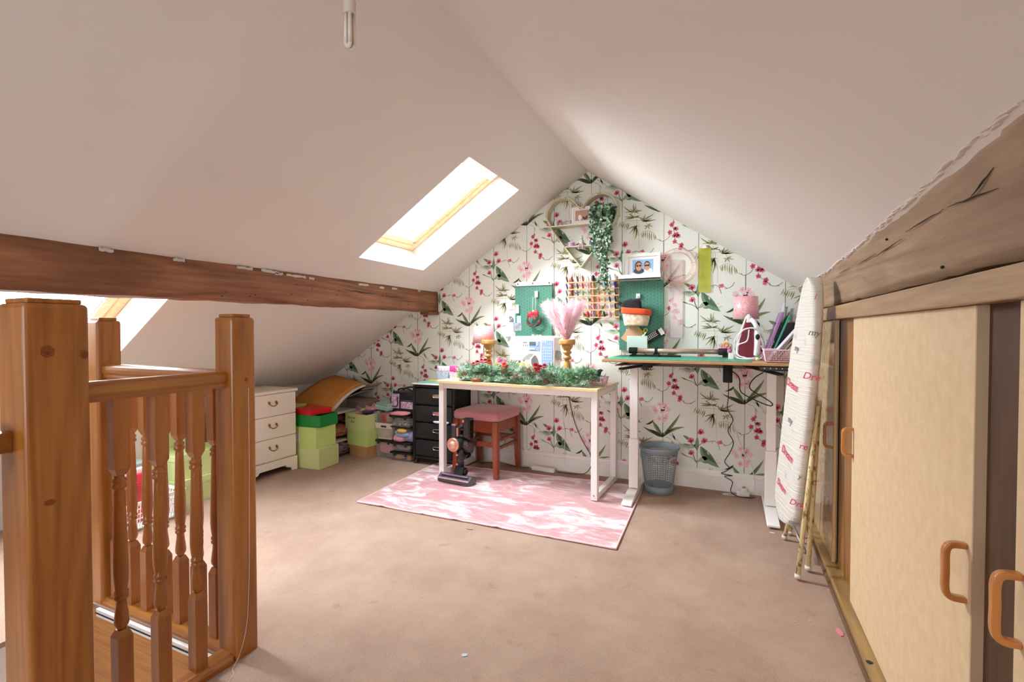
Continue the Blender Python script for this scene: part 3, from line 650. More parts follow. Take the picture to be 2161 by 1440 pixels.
# corners: near-low, far-high
C00=Vector((-3.62,3.14,.50)); C10=Vector((-3.20,3.19,.445)); C01=Vector((-3.55,3.62,.70)); C11=Vector((-3.02,3.42,.66))
def sh(u,v,off=0):
    p=C00.lerp(C10,u).lerp(C01.lerp(C11,u),v); p.z+=.05*math.sin(PI*v*.9)+off; return p
b.surf(lambda u,v:sh(u,v),10,12); b.build('board',mat('brown_board','#b8772f',.7,var='#c28238',vs=3),cs,solid=.006)
b=MB(); b.surf(lambda u,v:sh(u*.98+.03,v,-.018)+Vector((.02,.0,0)),10,12); b.build('white_backing',mat('pale_board','#c8c0b4',.7),cs,solid=.012)
# pile beneath
pile=(('folded_fabric','folded patterned red and cream fabric in the pile between the green stacks','#b5835e','#7e2b22',-3.40,3.42,.17,.34,.30,.12),
 ('folded_fabric','crumpled mauve fabric at the bottom of the pile between the green stacks','#a78a92','#4a3f4f',-3.40,3.42,0,.36,.32,.13),
 ('folded_fabric','dark folded fabric on top of the pile under the cardboard','#3a2a2c','#73282e',-3.42,3.42,.32,.32,.30,.07))
for i,(nm,lab,h1,h2,x,y,z,w,d,h) in enumerate(pile): crumple(nm,lab,'fabric',(x,y,z),w,d,h,mat('pile_%d'%i,h1,.9,var=h2,vs=18,bump=.3,bs=30,scale=(1,1,4)),5*i,.35,i,8)
for i,(z,hx) in enumerate(((.135,'#c9c2b8'),(.395,'#d8d2c8'))):
    b=MB(); b.box(-.17,.17,-.15,.15,0,.02); o=b.build('padded_board',mat('pad_%d'%i,hx,.7),bevel=.006); o.location=(-3.40,3.41,z); tag(o,['pale padded board under the folded patterned fabric','white padded board just under the brown cardboard sheet'][i],'board')
mg=T('magazine_pile','slanting pile of magazines beside the cardboard sheet at the papered wall','magazines',(-3.25,3.66,.0))
for i,hx in enumerate(('#d8cfc4','#3c2f33','#b9a3a0','#e5ddd2','#5a4650','#c7b7aa','#8a7468')):
    b=MB(); b.M=Matrix.Translation((.02*i-.06,-.01,.53+.012*i))@Matrix.Rotation(-.35,4,'Y'); b.box(-.12,.12,-.09,.09,0,.009); b.build('magazine',mat('mag_%d'%i,hx,.5),mg)
b=MB(); b.box(-.12,.1,-.08,.08,0,.50); b.build('magazine_stack_base',mat('mag_base','#5b4a4c',.8,var='#b8a79c',vs=5,scale=(.1,.1,30)),mg)
# ---- clear tubs
clear=mat('clear_plastic','#dfe3e4',.12,alpha=.26,spec=.6); 
def clip_tub(label,loc,w,d,h,rz=0,lid=True,group='clear plastic tubs with black lids'):
    o=T('storage_tub',label,'tub',loc,rz,group); b=MB(); t=.003
    a=(-w/2+.012,w/2-.012,-d/2+.01,d/2-.01); c_=(-w/2,w/2,-d/2,d/2); hh=h-.018
    b.frustum(a,c_,0,hh); b.build('tub_body',clear,o,bevel=.006)
    if lid:
        b=MB(); b.box(-w/2-.008,w/2+.008,-d/2-.008,d/2+.008,hh-.004,h-.004); b.build('lid',mat('lid_black','#111214',.35),o,bevel=.004)
        for x in (-.28,.28):
            k=MB(); k.box(x*w-.012,x*w+.012,-d/2-.013,-d/2-.008,hh-.02,h-.004); k.build('clip',mat('clip_black','#222326',.3),o,bevel=.002)
    return o
pink=cloth('pink_fleece','#d98c98',var='#e6a3ac',vs=40)
clip_tub('clear black-lidded tub of pink fleece under the white slotted basket',(-2.85,3.60,0),.205,.22,.165)
crumple('folded_fabric','pink fleece inside the bottom tub beside the brown carton','fabric',(-2.85,3.60,.02),.185,.19,.12,pink,0,.3,5)
# slotted basket
def slotted(name,label,cat_,loc,w0,d0,w1,d1,h,m,rz=0,hole=False,cols=18,rowsn=8,wire=.0035,group=None,y_handle=True):
    o=T(name,label,cat_,loc,rz,group)
    b=MB(); zt=h*.93
    sides=[((-1,-1),(1,-1)),((1,-1),(1,1)),((1,1),(-1,1)),((-1,1),(-1,-1))]
    for (a,c_) in sides:
        A0=Vector((a[0]*w0/2,a[1]*d0/2,h*.06)); B0_=Vector((c_[0]*w0/2,c_[1]*d0/2,h*.06)); A1=Vector((a[0]*w1/2,a[1]*d1/2,zt)); B1=Vector((c_[0]*w1/2,c_[1]*d1/2,zt))
        b.surf(lambda u,v:A0.lerp(B0_,u).lerp(A1.lerp(B1,u),v),cols,rowsn)
    b.build('slotted_wall',m,o,wire=wire,smooth=False)
    b=MB(); b.frustum((-w0/2-.001,w0/2+.001,-d0/2-.001,d0/2+.001),(-w0/2-.002,w0/2+.002,-d0/2-.002,d0/2+.002),0,h*.08); b.build('base',m,o,bevel=.004)
    b=MB(); e=.004
    for (a,c_) in sides: b.bar((a[0]*w1/2,a[1]*d1/2,h*.95),(c_[0]*w1/2,c_[1]*d1/2,h*.95),.008,h*.12)
    b.build('rim',m,o,bevel=.002)
    if hole:
        b=MB(); b.box(-.03,.03,-d1/2-.006,-d1/2-.003,h*.76,h*.86); b.build('handle_hole',blackm,o,bevel=.004)
        b=MB(); b.box(-w1*.46,w1*.46,-d1/2-.002,-d1/2+.002,h*.68,h*.92); b.build('handle_band',m,o)
    b=MB(); b.box(-w0/2+.005,w0/2-.005,-d0/2+.005,d0/2-.005,h*.08,h*.6); 
    return o
cream_p=mat('cream_plastic','#e7dfcf',.45)
slotted('plastic_basket','cream slotted basket with a hand hole, on the tub of pink fleece','basket',(-2.845,3.585,.166),.155,.17,.20,.205,.15,cream_p,0,True)
crumple('folded_fabric','pale fabric filling the cream slotted basket','fabric',(-2.845,3.585,.175),.14,.15,.13,cloth('fab_pale','#cfc6b8'),0,.2,8)
clip_tub('clear lidless tub of green and pink fabric, on the cream slotted basket',(-2.86,3.575,.318),.20,.20,.115,0,False,None)
for i,(hx,x,y,z,w) in enumerate((('#1f4d3a',-2.90,3.52,.325,.07),('#a8443a',-2.85,3.51,.325,.07),('#cf8c94',-2.81,3.55,.34,.09),('#9ec456',-2.93,3.54,.34,.05),('#b77f66',-2.80,3.52,.325,.05))):
    crumple('fabric_scrap',['dark green','rust red','rose pink','lime green','tan'][i]+' fabric scrap inside the clear tub over the cream basket','fabric',(x,y,z),w,.08,.08,cloth('scrap_%d'%i,hx),0,.4,i)
for i in range(3):
    b=MB(); b.box(-.10,.10,-.10,.10,0,.02); o=b.build('folder',mat('aqua_%d'%i,['#9ecfc8','#a9d8d2','#98bdbb'][i],.5),bevel=.003); o.location=(-2.855+.008*i,3.58,.435+.021*i); o.rotation_euler=(0,.06*0,math.radians(-14-3*i)); tag(o,['lowest aqua folder on the clear tub of fabric','middle aqua folder on the clear tub of fabric','grey-aqua folder topmost on the clear tub of fabric'][i],'folder','aqua folders')
# right column
clip_tub('lowest clear black-lidded tub beside the drawer cart, with orange items',(-2.635,3.56,0),.215,.22,.085)
clip_tub('second clear black-lidded tub from the floor beside the drawer cart',(-2.635,3.555,.0851),.205,.21,.085)
for i,(hx,x,z,w,h,lab) in enumerate((('#e39a2e',-2.68,.008,.08,.035,'orange felt pieces in the lowest tub beside the cart'),('#c05a78',-2.62,.03,.12,.03,'magenta fabric in the lowest tub beside the cart'),('#8c6f66',-2.63,.093,.15,.05,'brown folded trim in the second tub beside the cart'),('#e08a2a',-2.57,.008,.05,.035,'orange reel in the right of the lowest tub'))):
    crumple('craft_supply',lab,'fabric',(x,3.53,z),w,.13,h,cloth('cs_%d'%i,hx),0,.3,i)
o=T('fabric_bundle','clear bag of pink, lilac and yellow fabric between black-lidded tubs','fabric',(-2.63,3.55,.166))
for i,(hx,x,y,z,w,h) in enumerate((('#9d94c4',.06,0,0,.10,.10),('#e0a3b5',-.035,-.03,0,.13,.06),('#8fb0d0',.0,-.03,.045,.15,.045),('#e3b95a',.0,-.04,.085,.10,.035),('#a8c8a8',-.07,0,.05,.06,.05))):
    q=crumple('fabric_piece','','',None,w,.16,h,cloth('fb_%d'%i,hx),0,.3,i,6,None,o); q.location=(x,y,z)
clip_tub('clear black-lidded box of small findings, third tub up beside the cart',(-2.645,3.555,.302),.215,.20,.105)
b=MB(); b.box(-.106,.106,-.10,.10,0,.01); o=b.build('tub_base_tray',mat('lid_black','#111214'),bevel=.003); o.location=(-2.645,3.555,.2945); tag(o,'black lid under the clear box of small findings beside the cart','lid')
for i in range(9):
    q=MB(); q.ball((0,0,.012),.013,seg=8,rings=5); q=q.build('bobbin',mat('bob_%d'%(i%3),['#d8d6d0','#8f8a84','#b9b1a2'][i%3],.3)); q.location=(-2.73+.02*i,3.49+.02*(i%3),.309); tag(q,'small pale bobbin, %s from the left inside the clear box of findings'%['first','second','third','fourth','fifth','sixth','seventh','eighth','ninth'][i],'bobbin','bobbins in the clear box')
q=crumple('folded_cloth','salmon pink cloth folded on the tub lid under the craft bag','cloth',(-2.66,3.50,.4035),.17,.13,.03,cloth('salmon','#ee9aa0'),5,.3,3,7)
# craft bag
cbg=T('craft_bag','black and lilac floral craft tote beside the black drawer cart','bag',(-2.655,3.59,.412))
flor=mat('floral_cloth','#e6dcec',.85,var='#a878a8',vs=75); b=MB(); b.box(-.125,.125,-.075,.075,.0,.04); b.build('bag_base',cloth('black_canvas','#121218'),cbg,bevel=.01)
b=MB(); b.box(-.12,.12,-.072,.072,.04,.175); b.build('bag_body',flor,cbg,bevel=.012)
b=MB(); b.box(-.118,.118,-.070,.070,.1755,.195); b.box(-.03,.12,-.0745,-.071,.12,.175); b.build('black_band',cloth('black_canvas','#121218'),cbg,bevel=.002)
b=MB(); b.box(-.125,-.055,-.086,-.0725,.065,.15); b.build('side_pocket',flor,cbg,bevel=.004)
b=MB(); b.box(-.022,.118,-.083,-.0725,.045,.118); b.build('front_pocket',flor,cbg,bevel=.004)
b=MB(); b.box(-.034,-.024,-.0845,-.0722,.03,.19); b.box(-.022,.118,-.085,-.0825,.11,.119); b.tube(cat([(-.055,-.087,.15),(-.055,-.088,.075),(-.07,-.088,.064),(-.11,-.088,.064),(-.126,-.086,.08),(-.126,-.086,.15)],4),.004,6); b.build('piping',cloth('black_canvas','#121218'),cbg)
b=MB(); b.tube(cat([(-.09,-.03,.19),(-.06,-.05,.215),(0,-.03,.222),(.06,-.05,.212),(.1,-.03,.19)],5),.008,8); b.tube(cat([(-.09,.04,.19),(-.04,.03,.22),(.05,.03,.226),(.1,.04,.19)],5),.008,8); b.build('bag_handle',cloth('black_canvas','#121218'),cbg)
# ================= drawer cart
ct=T('drawer_cart','black rolling cart with four fabric drawers left of the white desk','drawer cart',(-2.285,3.585,0))
blk=mat('cart_black','#0f0f11',.4); fabb=mat('cart_fabric','#161719',.65,bump=.6,bs=9)
w,d=.40,.27
b=MB()
for sx in (-1,1):
    for sy in (-1,1): b.box(sx*w/2-.012,sx*w/2+.012,sy*d/2-.012,sy*d/2+.012,.045,.68)
for sy in (-1,1):
    for z in (.06,.675): b.box(-w/2,w/2,sy*d/2-.008,sy*d/2+.008,z-.008,z+.008)
b.build('frame',blk,ct,bevel=.003)
b=MB(); b.box(-w/2-.012,-w/2-.009,-d/2+.012,d/2-.012,.07,.665); b.box(w/2+.007,w/2+.010,-d/2+.012,d/2-.012,.07,.665); b.build('side_panel',fabb,ct)
b=MB(); b.box(-w/2-.013,w/2+.013,-d/2-.012,d/2+.012,.683,.69); b.build('top_panel',blk,ct,bevel=.002)
for i in range(4):
    z0=.085+.148*i; q=MB(); dd=[-d/2-.010,d/2-.02]
    q.surf(lambda u,v:(-w/2+.018+(w-.036)*u,dd[0]-.006*math.sin(PI*u)*math.sin(PI*v)+.004*noise.noise(Vector((u*5,v*5,i))),z0+.13*v),12,6)
    q.box(-w/2+.018,w/2-.018,dd[0]+.006,dd[1],z0,z0+.12)
    dr=q.build('fabric_drawer',fabb,ct)
    h=MB(); zc=z0+.07; P=[(-.03,0),(-.025,.012),(0,.014),(.025,.012),(.03,0),(.025,-.012),(0,-.014),(-.025,-.012)]
    h.tube([(.045+x*1.5,dd[0]-.010,zc+z) for x,z in P],.0035,6,closed=True); h.build('handle_ring',mat('nickel','#cdbfb4',.25,1),dr)
    h=MB(); h.prism([(.045+x*1.45,zc+z) for x,z in P],dd[0]-.0075,dd[0]-.0065,'y'); h.build('handle_opening',[mat('ho_%d'%i,['#0a0a0a','#0a0a0a','#d58f95','#b8aa9a'][i],.8)],dr)
    r=MB(); r.bar((-w/2,-d/2-.006,z0-.006),(w/2,-d/2-.006,z0-.006),.006,.004); r.build('shelf_rail',mat('dark_chrome','#3a3a3d',.25,.8),ct)
def castor(x,y):
    q=MB(); q.lathe([(.004,-.01),(.02,-.008),(.02,.008),(.004,.01)],(x,y,.0205),14,axis='x'); q.lathe([(.006,.035),(.006,.05)],(x,y,0),8); return q.build('castor',mat('castor_grey','#4b4b4f',.3,.4),ct)
for x in (-.19,.19):
    for y in (-.12,.12): castor(x,y)
q=crumple('cloth_scrap','lilac white cloth poking out over the third cart drawer','cloth',(0,0,0),.16,.03,.02,cloth('lilac_cloth','#ddd2e2'),0,.4,2); q.location=(-2.20,3.428,.372)
# things on cart
b=MB(); b.box(-.21,.22,-.16,.15,0,.012); o=b.build('folded_cloth',cloth('white_cloth','#ece4de'),bevel=.005); o.location=(-2.29,3.59,.6905); tag(o,'cream cloth spread over the top of the black drawer cart','cloth')
b=MB(); b.surf(lambda u,v:(-2.513+.012*math.sin(v*3)-.012*(1-u),3.50+.09*v,.70-.12*u*(1-.4*v)),8,6); o=b.build('hanging_cloth',cloth('beige_cloth','#d8c4b4'),solid=.004); tag(o,'beige cloth corner hanging down the left side of the drawer cart','cloth')
b=MB(); b.box(-.2,.2,-.13,.12,0,.004); o=b.build('cutting_mat',mat('teal_mat','#6fc2b0',.5)); o.location=(-2.28,3.585,.703); o.rotation_euler=(0,0,.06); tag(o,'teal cutting mat on top of the black drawer cart','mat')
b=MB(); b.box(-.10,.06,-.05,.05,0,.006); o=b.build('ruler',mat('yellow_stripe','#e8c860',.5)); o.location=(-2.36,3.63,.7075); tag(o,'flat yellow ruler on the teal mat of the cart','ruler')
def pouch(label,loc,w,h,c1,c2,top,rz=0):
    o=T('gift_bag',label,'gift bag',loc,rz); b=MB()
    b.frustum((-w*.42,w*.42,-.022,.022),(-w*.5,w*.5,-.03,.03),0,h*.68,0); b.build('bag_body',mat('gb_'+c1[1:],c1,.8,var=c2,vs=50),o,bevel=.006)
    b=MB(); n=24
    b.surf(lambda u,v:((w*.48+.006*math.sin(u*60))*math.cos(2*PI*u),.028*math.sin(2*PI*u)*(1+.2*math.sin(u*70)),h*.66+h*.36*v),40,3); b.build('bag_top',mat('gt_'+top[1:],top,.8),o,solid=.002); return o
pouch('lilac grey patterned fabric pouch with a white frilled top on the cart',(-2.265,3.58,.7075),.125,.135,'#b9b6cf','#dcdbe8','#efe6ea')
pouch('pink and white patterned pouch with a hot pink top, beside the lilac pouch',(-2.13,3.56,.7075),.115,.14,'#f0c3d3','#f7e6ec','#e84b9d')
b=MB(); b.box(-.006,.006,-.33,.33,0,.70); o=b.build('bright_area_panel',white_paint,bevel=.002); o.location=(-3.62,1.635,0); tag(o,'added tall white board standing in for blown-out light behind the slotted basket','board')  # added panel, stands in for a blown-out bright area
# ================= knee wall boxes seen through the balustrade
g2='lime green boxes seen through the balustrade'
for i,(lab,x,y,z,w,d,h,lid) in enumerate((
  ('lime green lidded box on the floor, nearest the stairwell of those under the slope',-3.40,2.06,0,.30,.26,.17,.045),
  ('lime green lidded box on the floor next to the chest',-3.40,2.32,0,.30,.25,.17,.045),
  ('upper lime green lidded box of the nearer stack under the slope',-3.41,2.055,.171,.29,.25,.165,.04),
  ('upper lime green lidded box next to the chest',-3.41,2.315,.171,.29,.245,.15,.04),
  ('tall lime green folder box at the back beside the knee wall',-3.66,2.08,0,.16,.12,.54,0),
  ('second tall lime green folder box at the back beside the knee wall',-3.66,2.215,0,.16,.12,.52,0))):
    boxlid('storage_box',lab,(x,y,z),0,w,d,h,lime if i%2 else lime2,lid,g2)
o=slotted('plastic_basket','white slotted laundry basket of red boxes seen through the balustrade','basket',(-3.33,1.70,0),.44,.30,.50,.34,.17,mat('white_plastic','#f4f1ee',.4),4,False,22,5,.007)
for i,(lab,hx,x,y,z,w,d,h,rz) in enumerate((
  ('crimson gift box standing in the white slotted basket','#c9304a',-3.28,1.64,.03,.2,.16,.21,5),
  ('red and white striped box on the crimson box in the basket','#e0304a',-3.30,1.66,.241,.22,.16,.06,-6),
  ('flat white box on top of the red boxes in the basket','#efeaea',-3.30,1.66,.302,.20,.15,.03,0),
  ('grey green book lying on top of the boxes in the basket','#8d9b98',-3.32,1.72,.333,.16,.11,.02,14),
  ('white packet beside the crimson box in the basket','#eee6e8',-3.36,1.80,.03,.16,.09,.22,0))):
    b=MB(); b.box(-w/2,w/2,-d/2,d/2,0,h); o=b.build('box',mat('bx_%d'%i,hx,.5),bevel=.003); o.location=(x,y,z); o.rotation_euler=(0,0,math.radians(rz)); o.name=['gift_box','gift_box','gift_box','book','packet'][i]; tag(o,lab,['box','box','box','book','packet'][i])
    if i==1:
        for k in range(5):
            q=MB(); q.prism([(-w/2+.04*k,0),(-w/2+.04*k+.014,0),(-w/2+.04*k+.03,h),(-w/2+.04*k+.012,h)],-d/2-.001,-d/2-.0002,'y'); q.build('stripe',white_paint,o)
# ================= rug
def rugmat():
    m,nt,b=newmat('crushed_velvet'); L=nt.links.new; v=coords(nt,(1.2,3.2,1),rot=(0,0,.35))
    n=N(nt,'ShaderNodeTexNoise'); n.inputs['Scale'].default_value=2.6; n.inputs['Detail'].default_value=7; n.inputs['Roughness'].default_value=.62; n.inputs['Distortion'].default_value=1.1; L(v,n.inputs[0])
    r=N(nt,'ShaderNodeValToRGB'); e=r.color_ramp.elements; e[0].position=.44; e[0].color=rgb('#c08689'); e[1].position=.6; e[1].color=rgb('#ead8d9')  # pale ramp colours paint the sheen of the pile into the rug
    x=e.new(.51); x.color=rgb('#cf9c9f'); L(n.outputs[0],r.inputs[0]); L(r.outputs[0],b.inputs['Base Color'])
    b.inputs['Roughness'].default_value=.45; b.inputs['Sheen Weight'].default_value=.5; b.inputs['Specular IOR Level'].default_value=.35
    return m
rug=T('rug','pink crushed velvet rug with creases under the white desk','rug',(-1.40,3.02,0))
rc=[(-2.262,2.495),(-.532,2.505),(-.565,3.60),(-2.30,3.50)]
def rp_(u,v):
    a=Vector((*rc[0],0)).lerp(Vector((*rc[1],0)),u); b_=Vector((*rc[3],0)).lerp(Vector((*rc[2],0)),u); p=a.lerp(b_,v)-Vector((1.40*-1,3.02,0))
    z=.007
    for c_,w_,h_ in ((.30+.03*math.sin(v*4),.010,.006),(.44+.05*v,.012,.009),(.60+.04*v,.01,.006),(.78,.008,.005),(.12+.1*v,.012,.006)): z+=h_*math.exp(-((u-c_)/w_)**2)*(.4+.6*abs(math.sin(v*5+c_*9)))
    z+=.003*noise.noise(Vector((u*6,v*5,0))); 
    if v<.02: p.y+=.006*math.exp(-((u-.5)/.03)**2)
    return (p.x,p.y,max(z,.005))
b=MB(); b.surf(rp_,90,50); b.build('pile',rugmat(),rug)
b=MB(); P=[Vector(rp_(i/60,0)) for i in range(61)]+[Vector(rp_(1,i/40)) for i in range(1,41)]+[Vector(rp_(1-i/60,1)) for i in range(1,61)]+[Vector(rp_(0,1-i/40)) for i in range(1,40)]
b.tube(P,.0055,6,closed=True); b.build('bound_edge',mat('rug_edge','#e6bfc0',.8),rug)
# ================= white desk
dk=T('desk','white steel framed desk with a pale wood top','desk',(-2.06,3.235,0),-3.0)
DW,DD,DH=1.245,.50,.765
b=MB(); b.box(-.03,DW+.03,-.045,DD,DH-.020,DH); b.build('desk_top',wood('desk_maple','#dcc08c','#ecd6a8',None,'x',.4,30,.2,.05),dk,bevel=.0015)
def leg(x,y): q=MB(); q.box(x-.022,x+.022,y-.022,y+.022,.012,DH-.021); o=q.build('leg',metal_white,dk,bevel=.002); q=MB(); q.lathe([(.012,.012+0),(.014,.006),(.012,.008)],(x,y,0),10); return o
for x in (.0,DW):
    for y in (0,DD-.03): leg(x,y)
b=MB()
b.box(.023,DW-.023,-.018,.018,DH-.062,DH-.022); b.box(.023,DW-.023,DD-.045,DD-.015,DH-.062,DH-.022)
for x in (0,DW): b.box(x-.018,x+.018,.023,DD-.053,DH-.062,DH-.022)
b.build('top_rail',metal_white,dk,bevel=.002)
for x in (0,DW): q=MB(); q.box(x-.018,x+.018,.023,DD-.053,.012,.052); q.build('floor_rail',metal_white,dk,bevel=.002)
for x in (0,DW):
    q=MB(); q.lathe([(.005,-.0265),(.007,-.024),(.007,-.021)],(x,0,.045),8,axis='y'); q.build('bolt',steel,dk)
def dsk(x,y,z=0): 
    a=math.radians(-3); return (-2.06+x*math.cos(a)-y*math.sin(a),3.235+x*math.sin(a)+y*math.cos(a),DH+z)
# green mat on desk
b=MB(); b.box(-.34,.34,-.16,.16,0,.003); o=b.build('cutting_mat',mat('green_mat','#2f8265',.5)); o.location=dsk(.52,.165,.0005); o.rotation_euler=(0,0,-.05); tag(o,'green cutting mat lying under the garland on the white desk','mat')
# ================= garland
gr=T('garland','frosted fir garland with red flowers lying across the white desk','garland',dsk(0,0,0),-3.0)
gb=[MB(),MB()]
r3=random.Random(11)
def tuft(c,R,n,which):
    for k in range(n):
        a=r3.uniform(0,2*PI); e=r3.uniform(-.25,1.3); L_=R*r3.uniform(.6,1.1); d=Vector((math.cos(a)*math.cos(e),math.sin(a)*math.cos(e)*.9,math.sin(e)))
        p=Vector(c)+d*R*.15; q=Vector(c)+d*L_; q.z=max(q.z,.004); s_=d.cross(Vector((r3.uniform(-1,1),r3.uniform(-1,1),r3.uniform(-1,1)))).normalized()*.0019
        w=which if r3.random()<.8 else 1-which; m_=gb[w]; m_.poly([p-s_,p+s_,q+s_*.4,q-s_*.4])
for i in range(300):
    t=i/299; x=.13+1.07*t; y=.055+.02*math.sin(t*7)+r3.uniform(-.045,.06); z=r3.uniform(.02,.095)+.02*math.sin(t*11)**2
    tuft((x,y,z),r3.uniform(.035,.058),75,0 if r3.random()<.55 else 1)
for i in range(110): tuft((.15+1.04*i/109,.005+r3.uniform(-.015,.02),r3.uniform(.008,.03)),r3.uniform(.025,.04),55,i%2)
for i in range(24): tuft((.10+r3.uniform(0,.12),.10+r3.uniform(0,.1),r3.uniform(.05,.10)),.05,70,i%2)
for i in range(20): tuft((.98+r3.uniform(0,.22),.12+r3.uniform(0,.12),r3.uniform(.04,.08)),.045,70,i%2)
gb[0].build('foliage',mat('fir_green','#4a8a52',.6,var='#6fae6c',vs=30),gr,kind='stuff'); gb[1].build('frosted_foliage',mat('fir_frost','#dfeae2',.7,var='#b9d0bf',vs=30),gr,kind='stuff')
def flower(x,y,z,r,m,n=26,ctr=None,nm='flower',lab=None):
    q=MB()
    for k in range(n):
        a=k*2.4; e=-.7+2.1*(k/n); d=Vector((math.cos(a)*math.cos(e),math.sin(a)*math.cos(e),math.sin(e))); c_=Vector((x,y,z)); u=d.cross(Vector((0,0,1))); u=u.normalized() if u.length>.01 else Vector((1,0,0)); v=u.cross(d)
        L_=r*(1-.3*k/n); tip=c_+d*L_; md=c_+d*L_*.65; q.poly([c_+d*L_*.2,md+u*r*.28,tip+v*r*.06,md-u*r*.28])
    return q.build(nm,m,gr,label=lab,smooth=True)
redf=mat('red_petal','#cf1f3a',.55,var='#b11530',vs=40); pkf=mat('pink_petal','#ef8fc0',.6); orf=mat('orange_petal','#e8452c',.55); yef=mat('cream_petal','#efe2a0',.6)
for x,y,z,r,m,lab in ((.33,.03,.115,.028,redf,'red flower'),(.36,.04,.13,.024,redf,'red flower'),(.40,.03,.13,.028,redf,'red flower'),(.43,.035,.125,.025,redf,'red flower'),(.30,.02,.105,.022,redf,'red flower'),
  (.47,.12,.13,.03,pkf,'pink flower'),(.51,.13,.125,.025,pkf,'pink flower'),(.575,.0,.105,.03,orf,'orange red flower'),(.60,.0,.095,.02,redf,'red flower'),(.70,.05,.11,.03,yef,'cream yellow flower'),(.745,.05,.105,.024,yef,'cream yellow flower'),
  (.83,-.005,.105,.036,redf,'red flower'),(.865,-.01,.10,.03,redf,'red flower'),(.85,-.02,.08,.03,redf,'red flower'),(.895,0,.11,.026,redf,'red flower')): flower(x,y-.045,z+.03,r*1.1,m,34,lab=lab)
cone=mat('pine_cone','#8a5a40',.8)
for x,y,z in ((.55,-.02,.075),(.76,-.02,.085),(.20,.0,.04),(.90,-.04,.02),(.66,-.03,.04)):
    q=MB()
    for k in range(30): a=k*2.4; h=k/30; c_=Vector((x+.018*math.cos(a)*math.sin(PI*(h*.8+.15)),y+.018*math.sin(a)*math.sin(PI*(h*.8+.15)),z+.035*h)); q.ball(c_,.0055,seg=5,rings=3,sz=.5)
    q.build('pine_cone',cone,gr)
q=MB(); q.lathe([(.001,0),(.036,0),(.042,.008),(.042,.022),(.036,.03),(.001,.03)],(.315,.0,.0),24,m=0); q.build('wooden_ring',wood('ring_wood','#6b4023','#a5673a',None,'x',.4,40),gr,label='small round brown wooden base')
q=MB(); q.tube([(.12,.0,.105),(.16,-.03,.085),(.19,-.045,.055)],.004,6); q.build('twig',mat('twig','#b58c66',.8),gr)
# candle in the garland
cd=T('candle','small yellow candle standing behind the garland','candle',dsk(.375,.21,.0)); q=MB(); q.lathe([(.011,0),(.011,.155),(.006,.165),(.001,.175)],(0,0,0),12); q.build('wax',mat('yellow_wax','#f0b34a',.4),cd)
q=MB(); q.tube([(0,0,.172),(.001,0,.182)],.0012,5); q.build('wick',blackm,cd)
for i,(x,y,hx) in enumerate(((.42,.23,'#6f8a62'),(.44,.2,'#a8a08c'),(1.06,.27,'#e7b6b0'),(1.075,.25,'#d8d2cc'))):
    q=MB(); q.lathe([(.006,0),(.006,.14-.01*i),(.002,.152-.01*i)],(0,0,0),8); o=q.build('craft_stick',mat('cst_%d'%i,hx,.5)); o.location=dsk(x,y); tag(o,['green tipped stick beside the yellow candle','beige stick right of the yellow candle','pink stick right of the pampas candlestick','white stick right of the pampas candlestick'][i],'stick')
# ================= candlesticks
cwood=wood('turned_pine','#b5793a','#d59b58',None,'z',.35,40,.3)
def candlestick(label,loc,h,s=1,group='turned wooden candlesticks'):
    o=T('candlestick',label,'candlestick',loc,0,group); pr=[(.045,0),(.047,.03),(.036,.05),(.024,.08),(.020,.12),(.024,.2),(.030,.3),(.031,.38),(.024,.47),(.016,.52),(.018,.545),(.032,.56),(.033,.60),(.026,.625),(.020,.64),(.022,.66),(.034,.70),(.034,.725),(.024,.74),(.026,.76),(.036,.80),(.04,.82),(.042,.85),(.040,.87),(.060,.885),(.062,.91),(.062,.975),(.058,1.0),(.03,1.0)]
    b=MB(); b.lathe([(r*s,z*h) for r,z in pr],(0,0,0),32); b.build('turned_stem',cwood,o); return o
candlestick('left turned wooden candlestick, empty, standing behind the garland',dsk(.255,.285),.315,.98)
candlestick('right turned wooden candlestick holding the pink pampas plumes',dsk(.975,.185),.325,.98)
